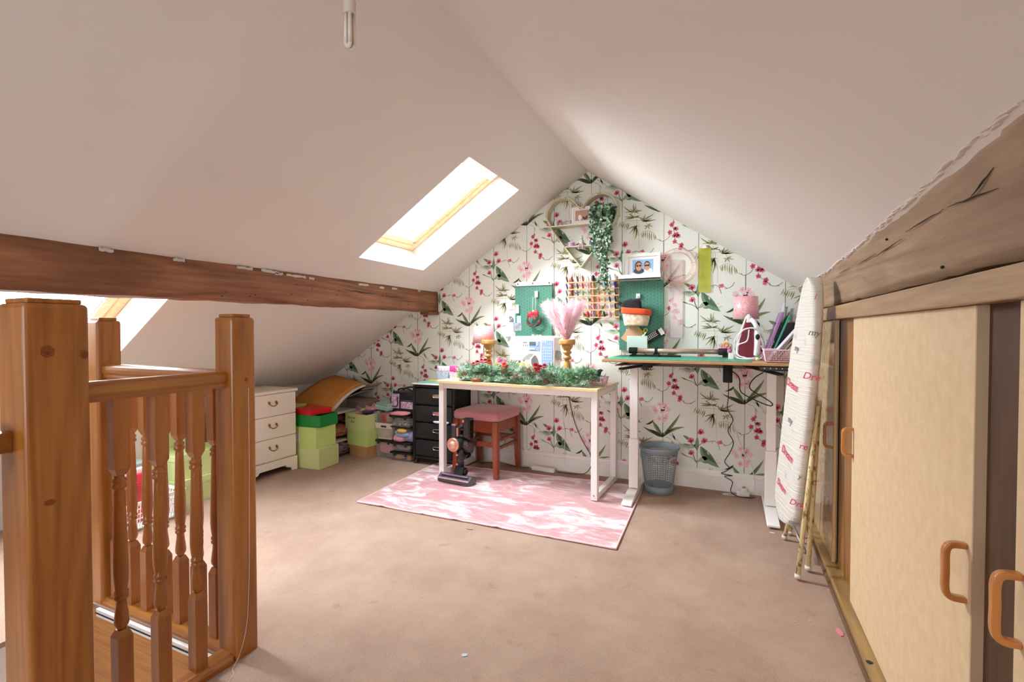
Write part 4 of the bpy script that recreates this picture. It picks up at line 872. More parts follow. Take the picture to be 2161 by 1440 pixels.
# ---- pampas
pm=T('pampas_bouquet','pale pink fluffy pampas plumes standing on the right candlestick','plumes',dsk(.975,.185,.3255))
def plumemat():
    m,nt,b=newmat('pampas_pink'); b.inputs['Base Color'].default_value=rgb('#fbe3e7'); b.inputs['Roughness'].default_value=.9; b.inputs['Subsurface Weight'].default_value=.0
    L=nt.links.new; tr=N(nt,'ShaderNodeBsdfTranslucent'); tr.inputs[0].default_value=rgb('#fde4e9'); mx=N(nt,'ShaderNodeMixShader'); mx.inputs[0].default_value=.5
    L(b.outputs[0],mx.inputs[1]); L(tr.outputs[0],mx.inputs[2]); L(mx.outputs[0],nt.nodes['Material Output'].inputs[0]); return m
plm=plumemat(); r4=random.Random(5)
for k in range(15):
    a=PI*2*k/15+.3; sp=.055+.13*((k*7)%15)/15; tx=math.cos(a)*sp; ty=math.sin(a)*sp*.6; H=.25-.35*max(0,sp-.12)+r4.uniform(-.03,.03)
    if k in (2,5,9): tx,H=-.165,.20+.01*k*.5
    ctl=cat([(tx*.03,ty*.1,0),(tx*.34,ty*.5,H*.33),(tx*.68,ty*.8,H*.7),(tx,ty,H)],8)
    q=MB(); n=len(ctl)
    for i,p in enumerate(ctl):
        t=i/(n-1)
        d=(ctl[min(i+1,n-1)]-ctl[max(i-1,0)]).normalized()
        for j in range(26):
            g=r4.uniform(0,2*PI); o_=Vector((math.cos(g),math.sin(g),0)); o_=(o_-d*o_.dot(d)).normalized(); L_=(.014+.058*math.sin(PI*min(1,t*.85+.05)))*r4.uniform(.5,1.1)
            p0=p+d*r4.uniform(-.01,.01); p1=p0+o_*L_*.55+d*L_*.6; p2=p0+o_*L_*.9+d*L_*1.0; s_=o_.cross(d)*.0007
            q.poly([p0-s_,p0+s_,p1+s_]); q.poly([p1-s_,p1+s_,p2]); q.poly([p0-s_,p1+s_,p1-s_])
    q.tube([ctl[i] for i in range(0,n,4)],.0018,5)
    q.build('plume',plm,pm)
# ================= table lamps
def shade_mat():
    m,nt,b=newmat('pink_glitter'); L=nt.links.new; v=coords(nt); n=N(nt,'ShaderNodeTexNoise'); n.inputs['Scale'].default_value=140; L(v,n.inputs[0])
    r=N(nt,'ShaderNodeValToRGB'); e=r.color_ramp.elements; e[0].position=.4; e[0].color=rgb('#e79aa0'); e[1].position=.62; e[1].color=rgb('#f6c3c4'); L(n.outputs[0],r.inputs[0]); L(r.outputs[0],b.inputs['Base Color']); b.inputs['Roughness'].default_value=.28; b.inputs['Specular IOR Level'].default_value=.7
    bp=N(nt,'ShaderNodeBump'); bp.inputs['Strength'].default_value=.5; bp.inputs['Distance'].default_value=.003; L(n.outputs[0],bp.inputs['Height']); L(bp.outputs[0],b.inputs['Normal']); return m
gl=shade_mat()
def lamp(label,loc,zs,r0,r1,hs,rot=0):
    o=T('table_lamp',label,'lamp',loc,rot,'pink glitter table lamps')
    b=MB(); b.lathe([(.045,0),(.047,.006),(.03,.012),(.006,.02),(.0045,.03),(.0045,zs+.04)],(0,0,0),20); b.build('lamp_stand',mat('lamp_white','#e4dcd8',.35),o)
    b=MB(); b.lathe([(r0,zs),(r1,zs+hs)],(0,0,0),40,cap=False); b.build('lamp_shade',gl,o,solid=.002); return o
lamp('pink glitter lamp left of the left candlestick on the white desk',dsk(.165,.36),.285,.094,.080,.145)
# ================= sewing machine
sm=T('sewing_machine','white sewing machine with blue control panels behind the garland','sewing machine',dsk(.665,.30,0),-3.0)
sw=mat('machine_white','#f3f2f2',.3,coat=.3); blu=mat('panel_blue','#8ea6cf',.4); gry=mat('machine_grey','#b7b7ba',.4)
W_=.39
b=MB(); b.box(-W_/2,W_/2,-.08,.08,0,.075); b.build('bed',sw,sm,bevel=.01)
b=MB()
out=[(-.185,.225),(-.19,.30),(-.18,.345),(.165,.35),(.188,.335),(.19,.0751),(.065,.0751)]
arc=[(.065-.0+.06*math.cos(a)-.075,.15+.065*math.sin(a)) for a in [ -.9+.25*i for i in range(0,12)]]
arc=[(.06,.09),(.062,.13),(.052,.17),(.03,.2),(0,.21),(-.03,.203),(-.055,.185),(-.075,.165)]
out=[(-.185,.19),(-.19,.30),(-.18,.345),(.165,.35),(.188,.335),(.19,.0751),(.058,.0751)]+arc+[(-.085,.155),(-.165,.155)]
b.prism(out,-.065,.065,'y'); b.build('arm',sw,sm,bevel=.006,segs=3)
b=MB(); b.box(-.182,-.088,-.068,-.0655,.16,.335); b.build('face_plate',mat('machine_white2','#e8e8ea',.35),sm,bevel=.006)
b=MB(); b.box(-.022,.07,-.068,-.0655,.235,.31); b.build('display_panel',blu,sm,bevel=.002)
b=MB(); b.box(-.016,.035,-.070,-.0682,.277,.303); b.build('display',mat('lcd','#5d6a66',.2),sm)
for x,z in ((.048,.297),(.048,.279),(-.008,.25),(.008,.25),(.024,.25)):
    q=MB(); q.box(x-.006,x+.008,-.071,-.0682,z-.007,z+.006); q.build('button',sw,sm,bevel=.002)
b=MB(); b.box(.085,.178,-.068,-.0655,.09,.315); b.build('stitch_panel',blu,sm,bevel=.003)
b=MB()
for i in range(8):
    for j in range(5): b.box(.095+.016*j,.104+.016*j,-.0685,-.0681,.10+.022*i,.113+.022*i)
b.box(.13,.165,-.0685,-.0681,.286,.289); b.build('stitch_print',mat('print_pale','#b9c6e2',.5),sm,kind='stuff')
for x,z in ((.10,.303),(.118,.297),(.118,.309)): q=MB(); q.lathe([(.004,-.0705),(.004,-.068)],(x,0,z),8,axis='y'); q.build('button',sw,sm)
for x in (-.07,-.053,-.036): q=MB(); q.box(x-.003,x+.003,-.0685,-.0655,.27,.284); q.build('stitch_symbol',mat('sym','#8b8b90',.5),sm)
b=MB(); b.box(-.075,-.035,-.0685,-.0655,.298,.302); b.build('lettering',mat('sym','#8b8b90',.5),sm)
b=MB(); b.lathe([(.0015,.085),(.0015,.16)],(-.125,-.02,0),6); b.box(-.14,-.11,-.035,-.005,.078,.084); b.box(-.131,-.119,-.03,-.01,.135,.165); b.bar((-.10,-.03,.158),(-.075,-.03,.15),.006); b.build('needle_foot',steel,sm)
b=MB(); b.surf(lambda u,v:(.19+.018,0,0),1,1) if False else b.lathe([(.004,.1905),(.038,.192),(.04,.2),(.036,.208),(.004,.209)],(0,0,.2),28,axis='x'); b.build('handwheel',gry,sm)
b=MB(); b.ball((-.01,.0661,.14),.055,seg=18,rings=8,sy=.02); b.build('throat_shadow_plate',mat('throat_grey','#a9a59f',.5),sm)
# small basket with comb clip at right of desk
o=slotted('small_basket','small pink slotted basket at the right end of the white desk','basket',dsk(1.185,.26,0),.10,.12,.115,.14,.055,mat('pink_plastic','#e6c3cb',.45),-3,False,14,4,.003)
q=MB(); q.box(-.045,.045,-.05,.05,0,.012); o=q.build('phone_case',mat('teal_case','#4fb3bd',.3),bevel=.004); o.location=dsk(1.145,.30,.060); o.rotation_euler=(.1,.05,.4); tag(o,'teal case lying across the small pink basket','case')
o=T('hair_claw','black claw hair clip hooked on the small pink basket','hair clip',dsk(1.205,.155,.03),-5)
q=MB(); q.prism([(x,z) for x,z in [(-.045,.075),(-.03,.06),(-.025,.04),(.025,.04),(.035,.07),(.05,.08),(.03,.09),(0,.08),(-.03,.09)]],-.012,.012,'y'); q.build('claw_body',blackm,o,bevel=.004)
q=MB()
for k in range(6): q.tube([(-.022+.009*k,-.006,.042),(-.022+.009*k,-.012,.02),(-.022+.009*k,-.006,.0)],.0022,6)
q.build('claw_teeth',blackm,o)
# ================= stool
sl=T('stool','dark red wooden stool with a dusty pink padded seat under the desk','stool',(-1.80,3.50,0),-3)
swd=wood('stool_mahogany','#6f2a10','#9c4822',None,'z',.35,40,.4)
hs=.197
def sleg(sx,sy): q=MB(); x,y=sx*(hs-.02),sy*(hs-.02); q.frustum((x-.019+sx*.012,x+.019+sx*.012,y-.019+sy*.01,y+.019+sy*.01),(x-.024,x+.024,y-.024,y+.024),.0125,.45); return q.build('leg',swd,sl,bevel=.003)
for sx in (-1,1):
    for sy in (-1,1): sleg(sx,sy)
b=MB(); h_=hs-.02
for s_ in (-1,1): b.box(-h_+.02,h_-.02,s_*h_-.011,s_*h_+.011,.36,.45); b.box(s_*h_-.011,s_*h_+.011,-h_+.02,h_-.02,.36,.45)
b.build('apron',swd,sl,bevel=.002)
for s_ in (-1,1):
    q=MB(); q.box(-h_+.02,h_-.02,s_*h_-.011,s_*h_+.011,.25,.285); q.build('stretcher',swd,sl,bevel=.003)
    for z in (.225,.285): q=MB(); q.box(s_*h_-.011,s_*h_+.011,-h_+.02,h_-.02,z,z+.022); q.build('stretcher',swd,sl,bevel=.003)
b=MB()
def cus(u,v):
    a=2*PI*u; x=math.copysign(abs(math.cos(a))**.22,math.cos(a)); y=math.copysign(abs(math.sin(a))**.22,math.sin(a)); 
    prof=[(0.01,.452),(.9,.452),(1.0,.455),(1.02,.475),(1.01,.505),(.96,.52),(.7,.53),(.35,.534),(.001,.535)]
    i=min(int(v*8),7); t=v*8-i; r=prof[i][0]*(1-t)+prof[i+1][0]*t; z=prof[i][1]*(1-t)+prof[i+1][1]*t
    return (x*r*(hs+.01),y*r*(hs+.01),z)
b.surf(cus,48,8); b.build('seat_pad',mat('dusty_velvet','#c17f83',.75,sheen=.5,bump=.15,bs=14),sl)
# ================= cordless vacuum
vc=T('vacuum_cleaner','black and rose gold cordless vacuum leaning by the stool','vacuum cleaner',(-1.86,3.11,0.014),-4)
gm_=mat('vac_grey','#4a4547',.3); pr=mat('vac_purple','#7b5f78',.25)
b=MB(); b.prism([(-.045,0),(.05,0),(.055,.02),(.04,.05),(-.01,.06),(-.05,.03)],-.145,.145,'x'); b.build('floor_head',gm_,vc,bevel=.006)
b=MB(); b.bar((-.138,-.052,.034),(.138,-.052,.034),.004,.012); b.build('chrome_strip',steel,vc)
b=MB(); b.box(-.12,.12,-.036,-.01,.052,.0605); b.build('head_window',pr,vc,bevel=.003)
b=MB(); b.bar((.02,.01,.05),(.02,.03,.11),.075,.05); b.lathe([(.022,-.05),(.022,.05)],(.02,.03,.075),14,axis='x'); b.build('neck_joint',blackm,vc,bevel=.004)
b=MB(); b.tube([(.02,.03,.10),(.02,.02,.25)],.024,16); b.tube([(.0215,.029,.17),(.0235,.027,.20)],.027,16); b.build('tube',mat('vac_tube','#2a2628',.3),vc)
for z in (.135,.205): q=MB(); q.ball((.005,.002,z),.009,seg=10,rings=6); q.build('release_button',gold,vc)
VM=Matrix.Translation((.0,0,-.05))
b=MB(); b.M=VM; b.lathe([(.05,-.02),(.055,0),(.055,.09),(.045,.11)],(-.015,-.0,.335),28,axis='y'); o=b.build('motor_body',blackm,vc)
b=MB(); b.M=VM; b.lathe([(.048,-.034),(.052,-.028),(.052,-.018)],(-.015,0,.335),28,axis='y'); b.build('motor_ring',gold,vc)
b=MB(); b.M=VM; b.lathe([(.001,-.042),(.026,-.041),(.03,-.034)],(-.015,0,.335),28,axis='y'); b.build('motor_badge',mat('rose_light','#e9b7a0',.35,.5),vc)
b=MB(); b.M=VM; b.lathe([(.04,.09),(.048,.10),(.046,.18),(.03,.19)],(.02,0,.325),24,axis='y'); b.tube([(.02,.05,.33),(.09,.10,.30)],.045,18); b.build('dust_bin',mat('smoke_plastic','#4b3f3d',.15,alpha=.75),vc)
b=MB(); b.M=VM; b.box(-.04,.0,-.012,.02,.38,.475); b.build('handle_grip',mat('vac_grip','#3a3637',.35),vc,bevel=.008)
b=MB(); b.M=VM; b.box(-.039,-.001,-.013,.015,.4755,.488); b.build('handle_cap',mat('vac_chrome','#c9b9b4',.2,.9),vc,bevel=.003)
b=MB(); b.M=VM; b.box(.003,.014,-.008,.012,.395,.46); b.build('trigger',gold,vc,bevel=.003)
b=MB(); b.M=VM; b.tube([(.0,.02,.45),(.04,.06,.475)],.014,10); b.build('wand_link',blackm,vc)
b=MB(); b.M=VM; b.box(.03,.095,.03,.10,.37,.53); b.build('battery',mat('vac_gloss','#101012',.15,coat=.5),vc,bevel=.012)
b=MB(); b.M=VM; b.box(.035,.05,.024,.0295,.50,.518); b.build('battery_badge',gold,vc)
# ================= standing desk
sd=T('standing_desk','white legged standing desk under the two pegboards and framed photo','desk',(-.765,3.135,0),0)
SH=.965; SW=1.14; SDp=.60
b=MB(); b.box(0,SW,0,SDp,SH-.018,SH); b.build('desk_top',mat('oak_edge','#c09468',.5,var='#b58a5e',vs=12),sd,bevel=.004)
def col(x,lx):
    q=MB(); q.box(x-.032,x+.032,.25,.30,.055,.40); q.build('leg',metal_white,sd,bevel=.003)
    q=MB(); q.box(x-.027,x+.027,.255,.295,.4005,SH-.05); q.build('inner_leg',metal_white,sd,bevel=.003)
    q=MB(); q.prism([(.0,.012),(.0,.026),(.20,.05),(.36,.05),(.585,.026),(.585,.012)],x-.034,x+.034,'x'); q.build('foot',metal_white,sd,bevel=.004)
col(.165,0); col(1.01,0)
b=MB(); b.box(.10,1.05,.26,.28,SH-.055,SH-.025); b.bar((.105,.04,SH-.04),(.105,.54,SH-.04),.05,.006)
b.build('cross_bar',mat('bar_grey','#5a4a44',.5),sd)
b=MB(); b.bar((.12,.02,SH-.062),(.40,.36,SH-.024),.042,.014); b.build('bracket_arm',blackm,sd,bevel=.005); b=MB(); b.bar((.80,.36,SH-.024),(1.04,.02,SH-.066),.042,.014); b.build('bracket_arm',blackm,sd,bevel=.005)
b=MB(); b.box(.93,1.10,.005,.045,SH-.045,SH-.0185); ctl=b.build('control_pad',mat('pad_black','#202124',.4),sd,bevel=.006)
for k in range(5): q=MB(); q.ball((.955+.03*k,.004,SH-.031),.0035,seg=6,rings=4); q.build('button',mat('btn_white','#cfd3d8',.4),ctl)
b=MB(); b.lathe([(.026,SH-.14),(.028,SH-.135),(.028,SH-.03)],(.76,.20,0),18); b.build('motor',blackm,sd)
b=MB(); b.box(.26,.32,.02,.06,SH-.05,SH-.02); b.build('hook_bracket',blackm,sd,bevel=.004)
for k in range(4): q=MB(); q.tube([(.268+.014*k,.03,SH-.05),(.268+.014*k,.03,SH-.062),(.274+.014*k,.02,SH-.066)],.002,5); q.build('hook',blackm,sd)
# cutting mat on it
def matgrid():
    m,nt,b=newmat('green_grid_mat'); L=nt.links.new; v=coords(nt,(1,1,1)); br=N(nt,'ShaderNodeTexBrick'); br.offset=0; br.inputs['Scale'].default_value=1; br.inputs['Brick Width'].default_value=.05; br.inputs['Row Height'].default_value=.05; br.inputs['Mortar Size'].default_value=.0009; br.inputs['Mortar Smooth'].default_value=.2
    br.inputs['Color1'].default_value=rgb('#34936f'); br.inputs['Color2'].default_value=rgb('#38987a'); br.inputs['Mortar'].default_value=rgb('#8ccfae'); L(v,br.inputs[0]); L(br.outputs[0],b.inputs['Base Color']); b.inputs['Roughness'].default_value=.42; return m
b=MB(); b.box(.01,.89,.012,.588,0,.003); o=b.build('cutting_mat',matgrid(),bevel=.001); o.location=(-.765,3.135,SH+.0003); tag(o,'large green gridded cutting mat covering the standing desk','mat')
mg_=matgrid() 
# pegboards
pg=mat('peg_green','#4a8570',.55); dark=mat('peg_hole','#1d4a3c',.8)
def pegboard(label,x0,x1,z0,z1):
    o=T('pegboard',label,'pegboard',(x0,GY-.022,z0),0,'green pegboards'); w,h=x1-x0,z1-z0
    b=MB(); b.box(0,w,0,.012,0,h); b.build('board',pg,o,bevel=.004)
    b=MB(); n=int(w/.025); 
    for i in range(n+1):
        for j in range(int(h/.025)):
            x=.0125+.025*i; z=.0125+.025*j+(.0125 if i%2 else 0)
            if x>w-.008 or z>h-.008: continue
            b.prism([(x+.0032*math.cos(t*PI/3),z+.0032*math.sin(t*PI/3)) for t in range(6)],-.0006,-.0001,'y')
    b.build('peg_hole',dark,o,kind='stuff'); return o
pegboard('left green pegboard, holding the wreath above the sewing machine',-1.663,-1.328,1.04,1.545)
pegboard('right green pegboard under the white photo ledge',-.777,-.446,1.005,1.53)
# ================= things on the left pegboard
o=T('magnetic_rail','white steel rail across the top of the left pegboard','rail',(-1.495,GY-.028,1.548)); b=MB(); b.box(-.155,.168,-.006,.003,-.018,.018); b.build('rail_bar',white_paint,o,bevel=.002)
for x in (-.135,.0,.145): q=MB(); q.box(x-.004,x+.004,-.0075,-.0061,-.007,.007); q.build('slot',blackm,o)
b=MB(); b.box(.03,.065,-.0068,-.0061,-.004,.001); b.box(.095,.118,-.0068,-.0061,.002,.004); b.build('small_print',mat('print_grey','#a9a5a0',.6),o)
lint=mat('mint_plastic','#dfeee6',.4)
def clip(label,x,z,w=.028,h=.055): 
    o=T('hook_clip',label,'hook',(x,GY-.034,z)); b=MB(); b.box(-w/2,w/2,-.004,.010,0,h); b.build('clip_plate',lint,o,bevel=.002); q=MB(); q.tube([(0,-.004,.012),(0,-.02,.008),(0,-.024,.018)],.003,6); q.build('clip_hook',lint,o); return o
clip('pale mint clip holding the little wreath on the left pegboard',-1.464,1.43)
wr=T('wreath','small twig wreath with a red bow hanging on the left pegboard','wreath',(-1.475,GY-.065,1.245))
r5=random.Random(2); b=MB()
for k in range(9):
    ph=r5.uniform(0,6); b.tube([((.050+.006*math.sin(3*a+ph)+.004*k*.3)*math.cos(a),.008*math.cos(5*a+ph),(.050+.006*math.sin(3*a+ph)+.001*k)*math.sin(a)) for a in [2*PI*i/28 for i in range(28)]],.0032,5,closed=True)
b.build('twig_ring',mat('wreath_twig','#7a4a3a',.85,var='#4f3a30',vs=60),wr)
b=MB(); b.ball((-.027,-.012,.045),.026,seg=10,rings=6,sy=.4,sz=.9); b.ball((.027,-.014,.055),.026,seg=10,rings=6,sy=.4,sz=.9); b.ball((0,-.016,.05),.010,seg=8,rings=6)
b.prism([(-.002,.045),(.03,.01),(.018,0),(.0,.03)],-.02,-.016,'y'); b.prism([(0,.045),(-.035,.012),(-.022,.004),(.002,.03)],-.02,-.016,'y'); b.build('bow',mat('red_ribbon','#c92638',.5),wr)
b=MB(); b.tube([(-.015,.01,.06),(-.014,.02,.19)],.0018,6); b.tube([(.012,.01,.06),(.010,.02,.19)],.0018,6); b.build('hanging_string',mat('string','#e9dfd0',.9),wr)
b=MB(); b.ball((0,-.004,.07),.012,seg=8,rings=5); b.build('gold_bead_bow',mat('bead_gold','#e3cf8a',.4),wr)
# paper calendar sheet
cl=T('paper_calendar','pale blue paper sheet with a photo print clipped beside the left pegboard','paper',(-1.665,GY-.022,1.09)); b=MB(); b.surf(lambda u,v:(-.085+.17*u+.008*v,.006*math.sin(u*3),.0+.235*v),6,6); b.build('sheet',mat('paper_blue','#dcecf0',.8),cl,solid=.0015)
b=MB(); b.box(-.012,.065,-.0035,-.002,.06,.13); b.build('printed_photo',mat('grey_photo','#a9adb3',.7,var='#7d828c',vs=60),cl); b=MB(); b.box(.02,.06,-.0045,-.0036,.13,.19); b.build('printed_patch',mat('blue_patch','#a9cbe4',.7),cl)
b=MB(); 
for i in range(3):
    for j in range(4): 
        if (i*3+j*5)%4!=1: b.box(-.05+.013*i,-.040+.013*i,-.0045,-.003,.14+.012*j,.150+.012*j)
b.build('printed_block',mat('ink_grey','#56585c',.7),cl,kind='stuff')
clip('white clip holding the pale blue paper sheet',-1.636,1.30,.03,.075)
# tray under the pegboard with card
o=T('pegboard_tray','white tray box on the lower edge of the left pegboard behind the sewing machine','tray',(-1.43,GY-.075,1.035)); b=MB(); b.box(-.075,.07,-.01,.05,0,.055); b.build('tray_box',white_paint,o,bevel=.003)
b=MB(); b.prism([(-.07,.0551),(.035,.0551),(.02,.085),(-.06,.092)],.01,.02,'y'); b.build('green_card',mat('card_green','#55785a',.8,var='#e6e2d4',vs=30),o)
o=T('pegboard_tray','small dark photo card left of the white tray on the pegboard','card',(-1.54,GY-.05,1.03)); b=MB(); b.box(-.045,.03,0,.012,0,.06); b.build('card',mat('card_dark','#6d6d70',.6,var='#d3d1cf',vs=25),o)
# ================= right pegboard items
clip('pale mint clip at the top of the right pegboard',-.632,1.40,.03,.035)
fb=T('fabric_basket','cream floral fabric basket with an orange rim hanging on the right pegboard','basket',(-.635,GY-.10,1.19))
b=MB()
def fbs(u,v):
    a=2*PI*u; s_=.80+.20*v; return (.105*s_*math.copysign(abs(math.cos(a))**.7,math.cos(a)),.062*s_*math.copysign(abs(math.sin(a))**.7,math.sin(a))+.0,.0+.115*v+.012*math.cos(a)*v*-1)
b.surf(fbs,40,8); b.lathe([(.001,0),(.084,0)],(0,0,.001),20,sy=.6,cap=False); b.build('basket_body',mat('floral_cream','#efe3cc',.85,var='#e0a98c',vs=42),fb,solid=.003,label='cream floral fabric')
b=MB(); b.surf(lambda u,v:(Vector(fbs(u,1))*1.0+Vector((.003*math.cos(2*PI*u),.003*math.sin(2*PI*u),-.03+.045*v))),40,3); b.build('rim_band',cloth('orange_cotton','#e8531f'),fb,solid=.004)
o=crumple('cloth_bag','black crumpled cloth bag stuffed in the orange rimmed basket','cloth',(0,0,0),.15,.075,.13,cloth('black_cloth','#15151d'),0,.35,4,7); o.location=(-.655,GY-.10,1.262); o.rotation_euler=(0,-.18,0)
b=MB()
for k in range(3): b.tube(cat([(-.07,0,.08),(-.085-.01*k,0,.115+.01*k),(-.06+.01*k,0,.10)],4),.0025,5)
q=b.build('cord',blackm,o)
mb=T('pegboard_box','mint box holding paper and scissors low on the right pegboard','box',(-.628,GY-.075,1.0)); b=MB(); open_box(b,.15,.05,.115,.003); b.build('box_body',mat('mint_box','#d3e6dc',.5),mb,bevel=.002)
o=T('paper_bag','folded brown kraft paper envelope leaning in the mint box','envelope',(-.655,GY-.07,1.06)); b=MB(); b.prism([(-.10,.035),(.0,-.03),(.09,.05),(.035,.125),(-.03,.135)],0,.006,'y'); b.build('envelope_body',mat('kraft','#d2a67e',.8),o,bevel=.001)
b=MB(); b.prism([(-.06,.03),(.05,.03),(.05,.105),(-.06,.105)],.0062,.009,'y'); b.build('paper_inside',white_paint,o)
o=T('scissors','pair of scissors with yellow finger loops in the mint box','scissors',(-.56,GY-.082,1.11)); b=MB()
for x,z in ((-.028,.028),(-.008,.046)): b.tube([(x+.012*math.cos(a),0,z+.013*math.sin(a)) for a in [2*PI*i/14 for i in range(14)]],.0036,6,closed=True)
b.build('finger_loop',mat('yellow_plastic','#efcf45',.4),o); b=MB(); b.prism([(-.03,.015),(.0,.035),(-.045,-.03),(-.052,-.03)],-.002,.002,'y'); b.build('blade',steel,o)
o=T('card_pack','black and white lettered craft card standing out of the mint box','card',(-.50,GY-.075,1.085)); b=MB(); b.M=Matrix.Rotation(-.55,4,'Y'); b.box(-.065,.075,0,.006,.0,.06); b.build('card',blackm,o,bevel=.002)
b=MB(); b.M=Matrix.Rotation(-.55,4,'Y'); b.box(.055,.085,-.001,.005,.005,.055); b.box(-.045,.04,-.0012,-.0002,.052,.055); b.box(-.045,.04,-.0012,-.0002,.022,.025); b.build('white_corner',white_paint,o)
text_part('lettering','STENCIL',.024,white_paint,o,Matrix.Rotation(-.55,4,'Y')@face_matrix((-.003,-.0012,.039),(1,0,0),(0,0,1)),.2) if False else None
b=MB(); b.M=Matrix.Rotation(-.55,4,'Y')
for k in range(6): b.box(-.038+.013*k,-.034+.013*k,-.0012,-.0002,.029,.049); b.box(-.038+.013*k,-.030+.013*k,-.0012,-.0002,.036,.039)
b.build('letter_marks',white_paint,o,kind='stuff')
# ================= photo ledge and frame
ld=T('picture_ledge','white picture ledge above the right pegboard','shelf',(-.612,GY,1.535)); b=MB(); b.box(-.155,.155,-.115,0,0,.012); b.box(-.155,.155,-.115,-.103,.0,.038); b.box(-.155,.155,-.012,-.0,.0,.05); b.build('ledge',white_paint,ld,bevel=.002)
def frame(label,loc,w,h,bd,depth,draw,tilt=0):
    o=T('photo_frame',label,'photo frame',loc,0); o.rotation_euler=(math.radians(-tilt),0,0)
    b=MB(); 
    for a in ((0,w,0,bd),(0,w,h-bd,h),(0,bd,bd,h-bd),(w-bd,w,bd,h-bd)): b.box(a[0]-w/2,a[1]-w/2,-depth,0,a[2],a[3])
    b.build('frame',white_paint,o,bevel=.0015); b=MB(); b.box(-w/2+bd*.8,w/2-bd*.8,-depth*.5,-depth*.1,bd*.8,h-bd*.8); b.build('mount',mat('mount_board','#e9e9ea',.7),o)
    draw(o,w,h,-depth*.5); return o
def ell(b,x,z,rx,rz_,y,m=0,n=16): b.prism([(x+rx*math.cos(2*PI*i/n),z+rz_*math.sin(2*PI*i/n)) for i in range(n)],y-.0004,y,'y',m=m)
def draw1(o,w,h,y):
    b=MB(); b.box(-w*.28,w*.30,y-.001,y-.0001,h*.24,h*.76); b.build('photo_sky',mat('photo_sky','#8fb6dc',.5),o)
    b=MB(); ell(b,-w*.10,h*.30,w*.15,h*.12,y-.0012,3); ell(b,w*.17,h*.30,w*.12,h*.10,y-.0012,4); ell(b,-w*.11,h*.50,w*.105,h*.20,y-.0017,0); ell(b,-w*.10,h*.47,w*.085,h*.17,y-.0022,1); ell(b,w*.13,h*.5,w*.09,h*.19,y-.0017,0); ell(b,w*.13,h*.47,w*.08,h*.16,y-.0022,1)
    for x in (-w*.14,-w*.065,w*.10,w*.165): ell(b,x,h*.51,w*.032,h*.04,y-.0027,2)
    b.build('photo_portraits',[mat('ph_hair','#4a3328',.6),mat('ph_skin','#c98f72',.6),mat('ph_glasses','#1c1c22',.4),mat('ph_clothes','#3c3f4c',.6),mat('ph_pale','#e8dcd6',.6)],o,label='printed portrait of two people in sunglasses')
frame('white landscape photo frame of two people in sunglasses on the white ledge',(-.600,GY-.04,1.548),.262,.19,.024,.018,draw1,4)
o=T('photo_frame','pale frame standing half hidden behind the sunglasses photo frame','photo frame',(-.655,GY-.018,1.549)); b=MB(); b.box(-.10,.10,-.008,0,0,.20); b.build('frame',mat('pale_frame','#dfe3da',.5),o,bevel=.002)
# ================= heart shelf
ht=T('heart_shelf','heart shaped pale wood and rope wall shelf above the thread rack','shelf',(-1.068,GY,1.65))
hw=wood('heart_wood','#c6bb9f','#ddd2b8',None,'x',.5,40)
def hpt(s):   # outline right half 0..1 from tip to notch
    P=[(0,0),(.085,.105),(.175,.22),(.262,.345),(.287,.43),(.262,.505),(.205,.553),(.135,.562),(.065,.53),(.012,.47)]; c_=cat([(x,0,z) for x,z in P],6); return c_
R_=hpt(0)
for sgn in (1,-1):
    b=MB(); rows=[]
    for i,p in enumerate(R_):
        d=(R_[min(i+1,len(R_)-1)]-R_[max(i-1,0)]).normalized(); n_=Vector((d.z,0,-d.x)); row=[]
        for t,yy in ((0,-.085),(0,-.003),(1,-.003),(1,-.085)): q=p-n_*.006*(1-t)+n_*0; row.append(b.vert((sgn*q.x,yy,q.z)))
        rows.append(row)
    for a,c_ in zip(rows,rows[1:]):
        for k in range(4): b.face((a[k],a[(k+1)%4],c_[(k+1)%4],c_[k]),0,True)
    b.face(rows[0]); b.face(rows[-1]); b.build('heart_side',hw,ht,smooth=False)
b=MB(); b.box(-.268,.268,-.09,-.003,.338,.348); b.build('shelf_board',hw,ht,bevel=.001); b=MB(); b.box(-.138,.138,-.085,-.003,.168,.176); b.build('shelf_board',hw,ht,bevel=.001)
b=MB(); b.tube(cat([(-.25,-.088,.35),(-.29,-.09,.43),(-.265,-.09,.51),(-.2,-.09,.56),(-.13,-.09,.57),(-.06,-.09,.53),(0,-.09,.47),(.06,-.09,.53),(.13,-.09,.57),(.2,-.09,.56),(.265,-.09,.51),(.29,-.09,.43)],6),.0045,8); b.build('rope_edge',mat('rope','#d9cbaa',.9),ht)
def draw2(o,w,h,y):
    b=MB(); b.box(-w*.33,w*.33,y-.001,y-.0001,h*.2,h*.8); b.build('photo_print',mat('ph_beige','#b98f7c',.6),o)
    b=MB(); ell(b,-w*.1,h*.38,w*.09,h*.17,y-.0012,0); ell(b,-w*.1,h*.62,w*.06,h*.10,y-.0017,1); ell(b,w*.16,h*.36,w*.12,h*.14,y-.0012,3); ell(b,w*.14,h*.48,w*.07,h*.10,y-.0017,1); b.build('photo_figures',[white_paint,mat('ph_skin','#c98f72',.6),mat('ph_glasses','#1c1c22',.4),mat('ph_brown','#5b4038',.6)],o)
frame('small white photo frame of a couple on the upper heart shelf',(-1.068,GY-.05,2.0),.165,.135,.016,.014,draw2,2)
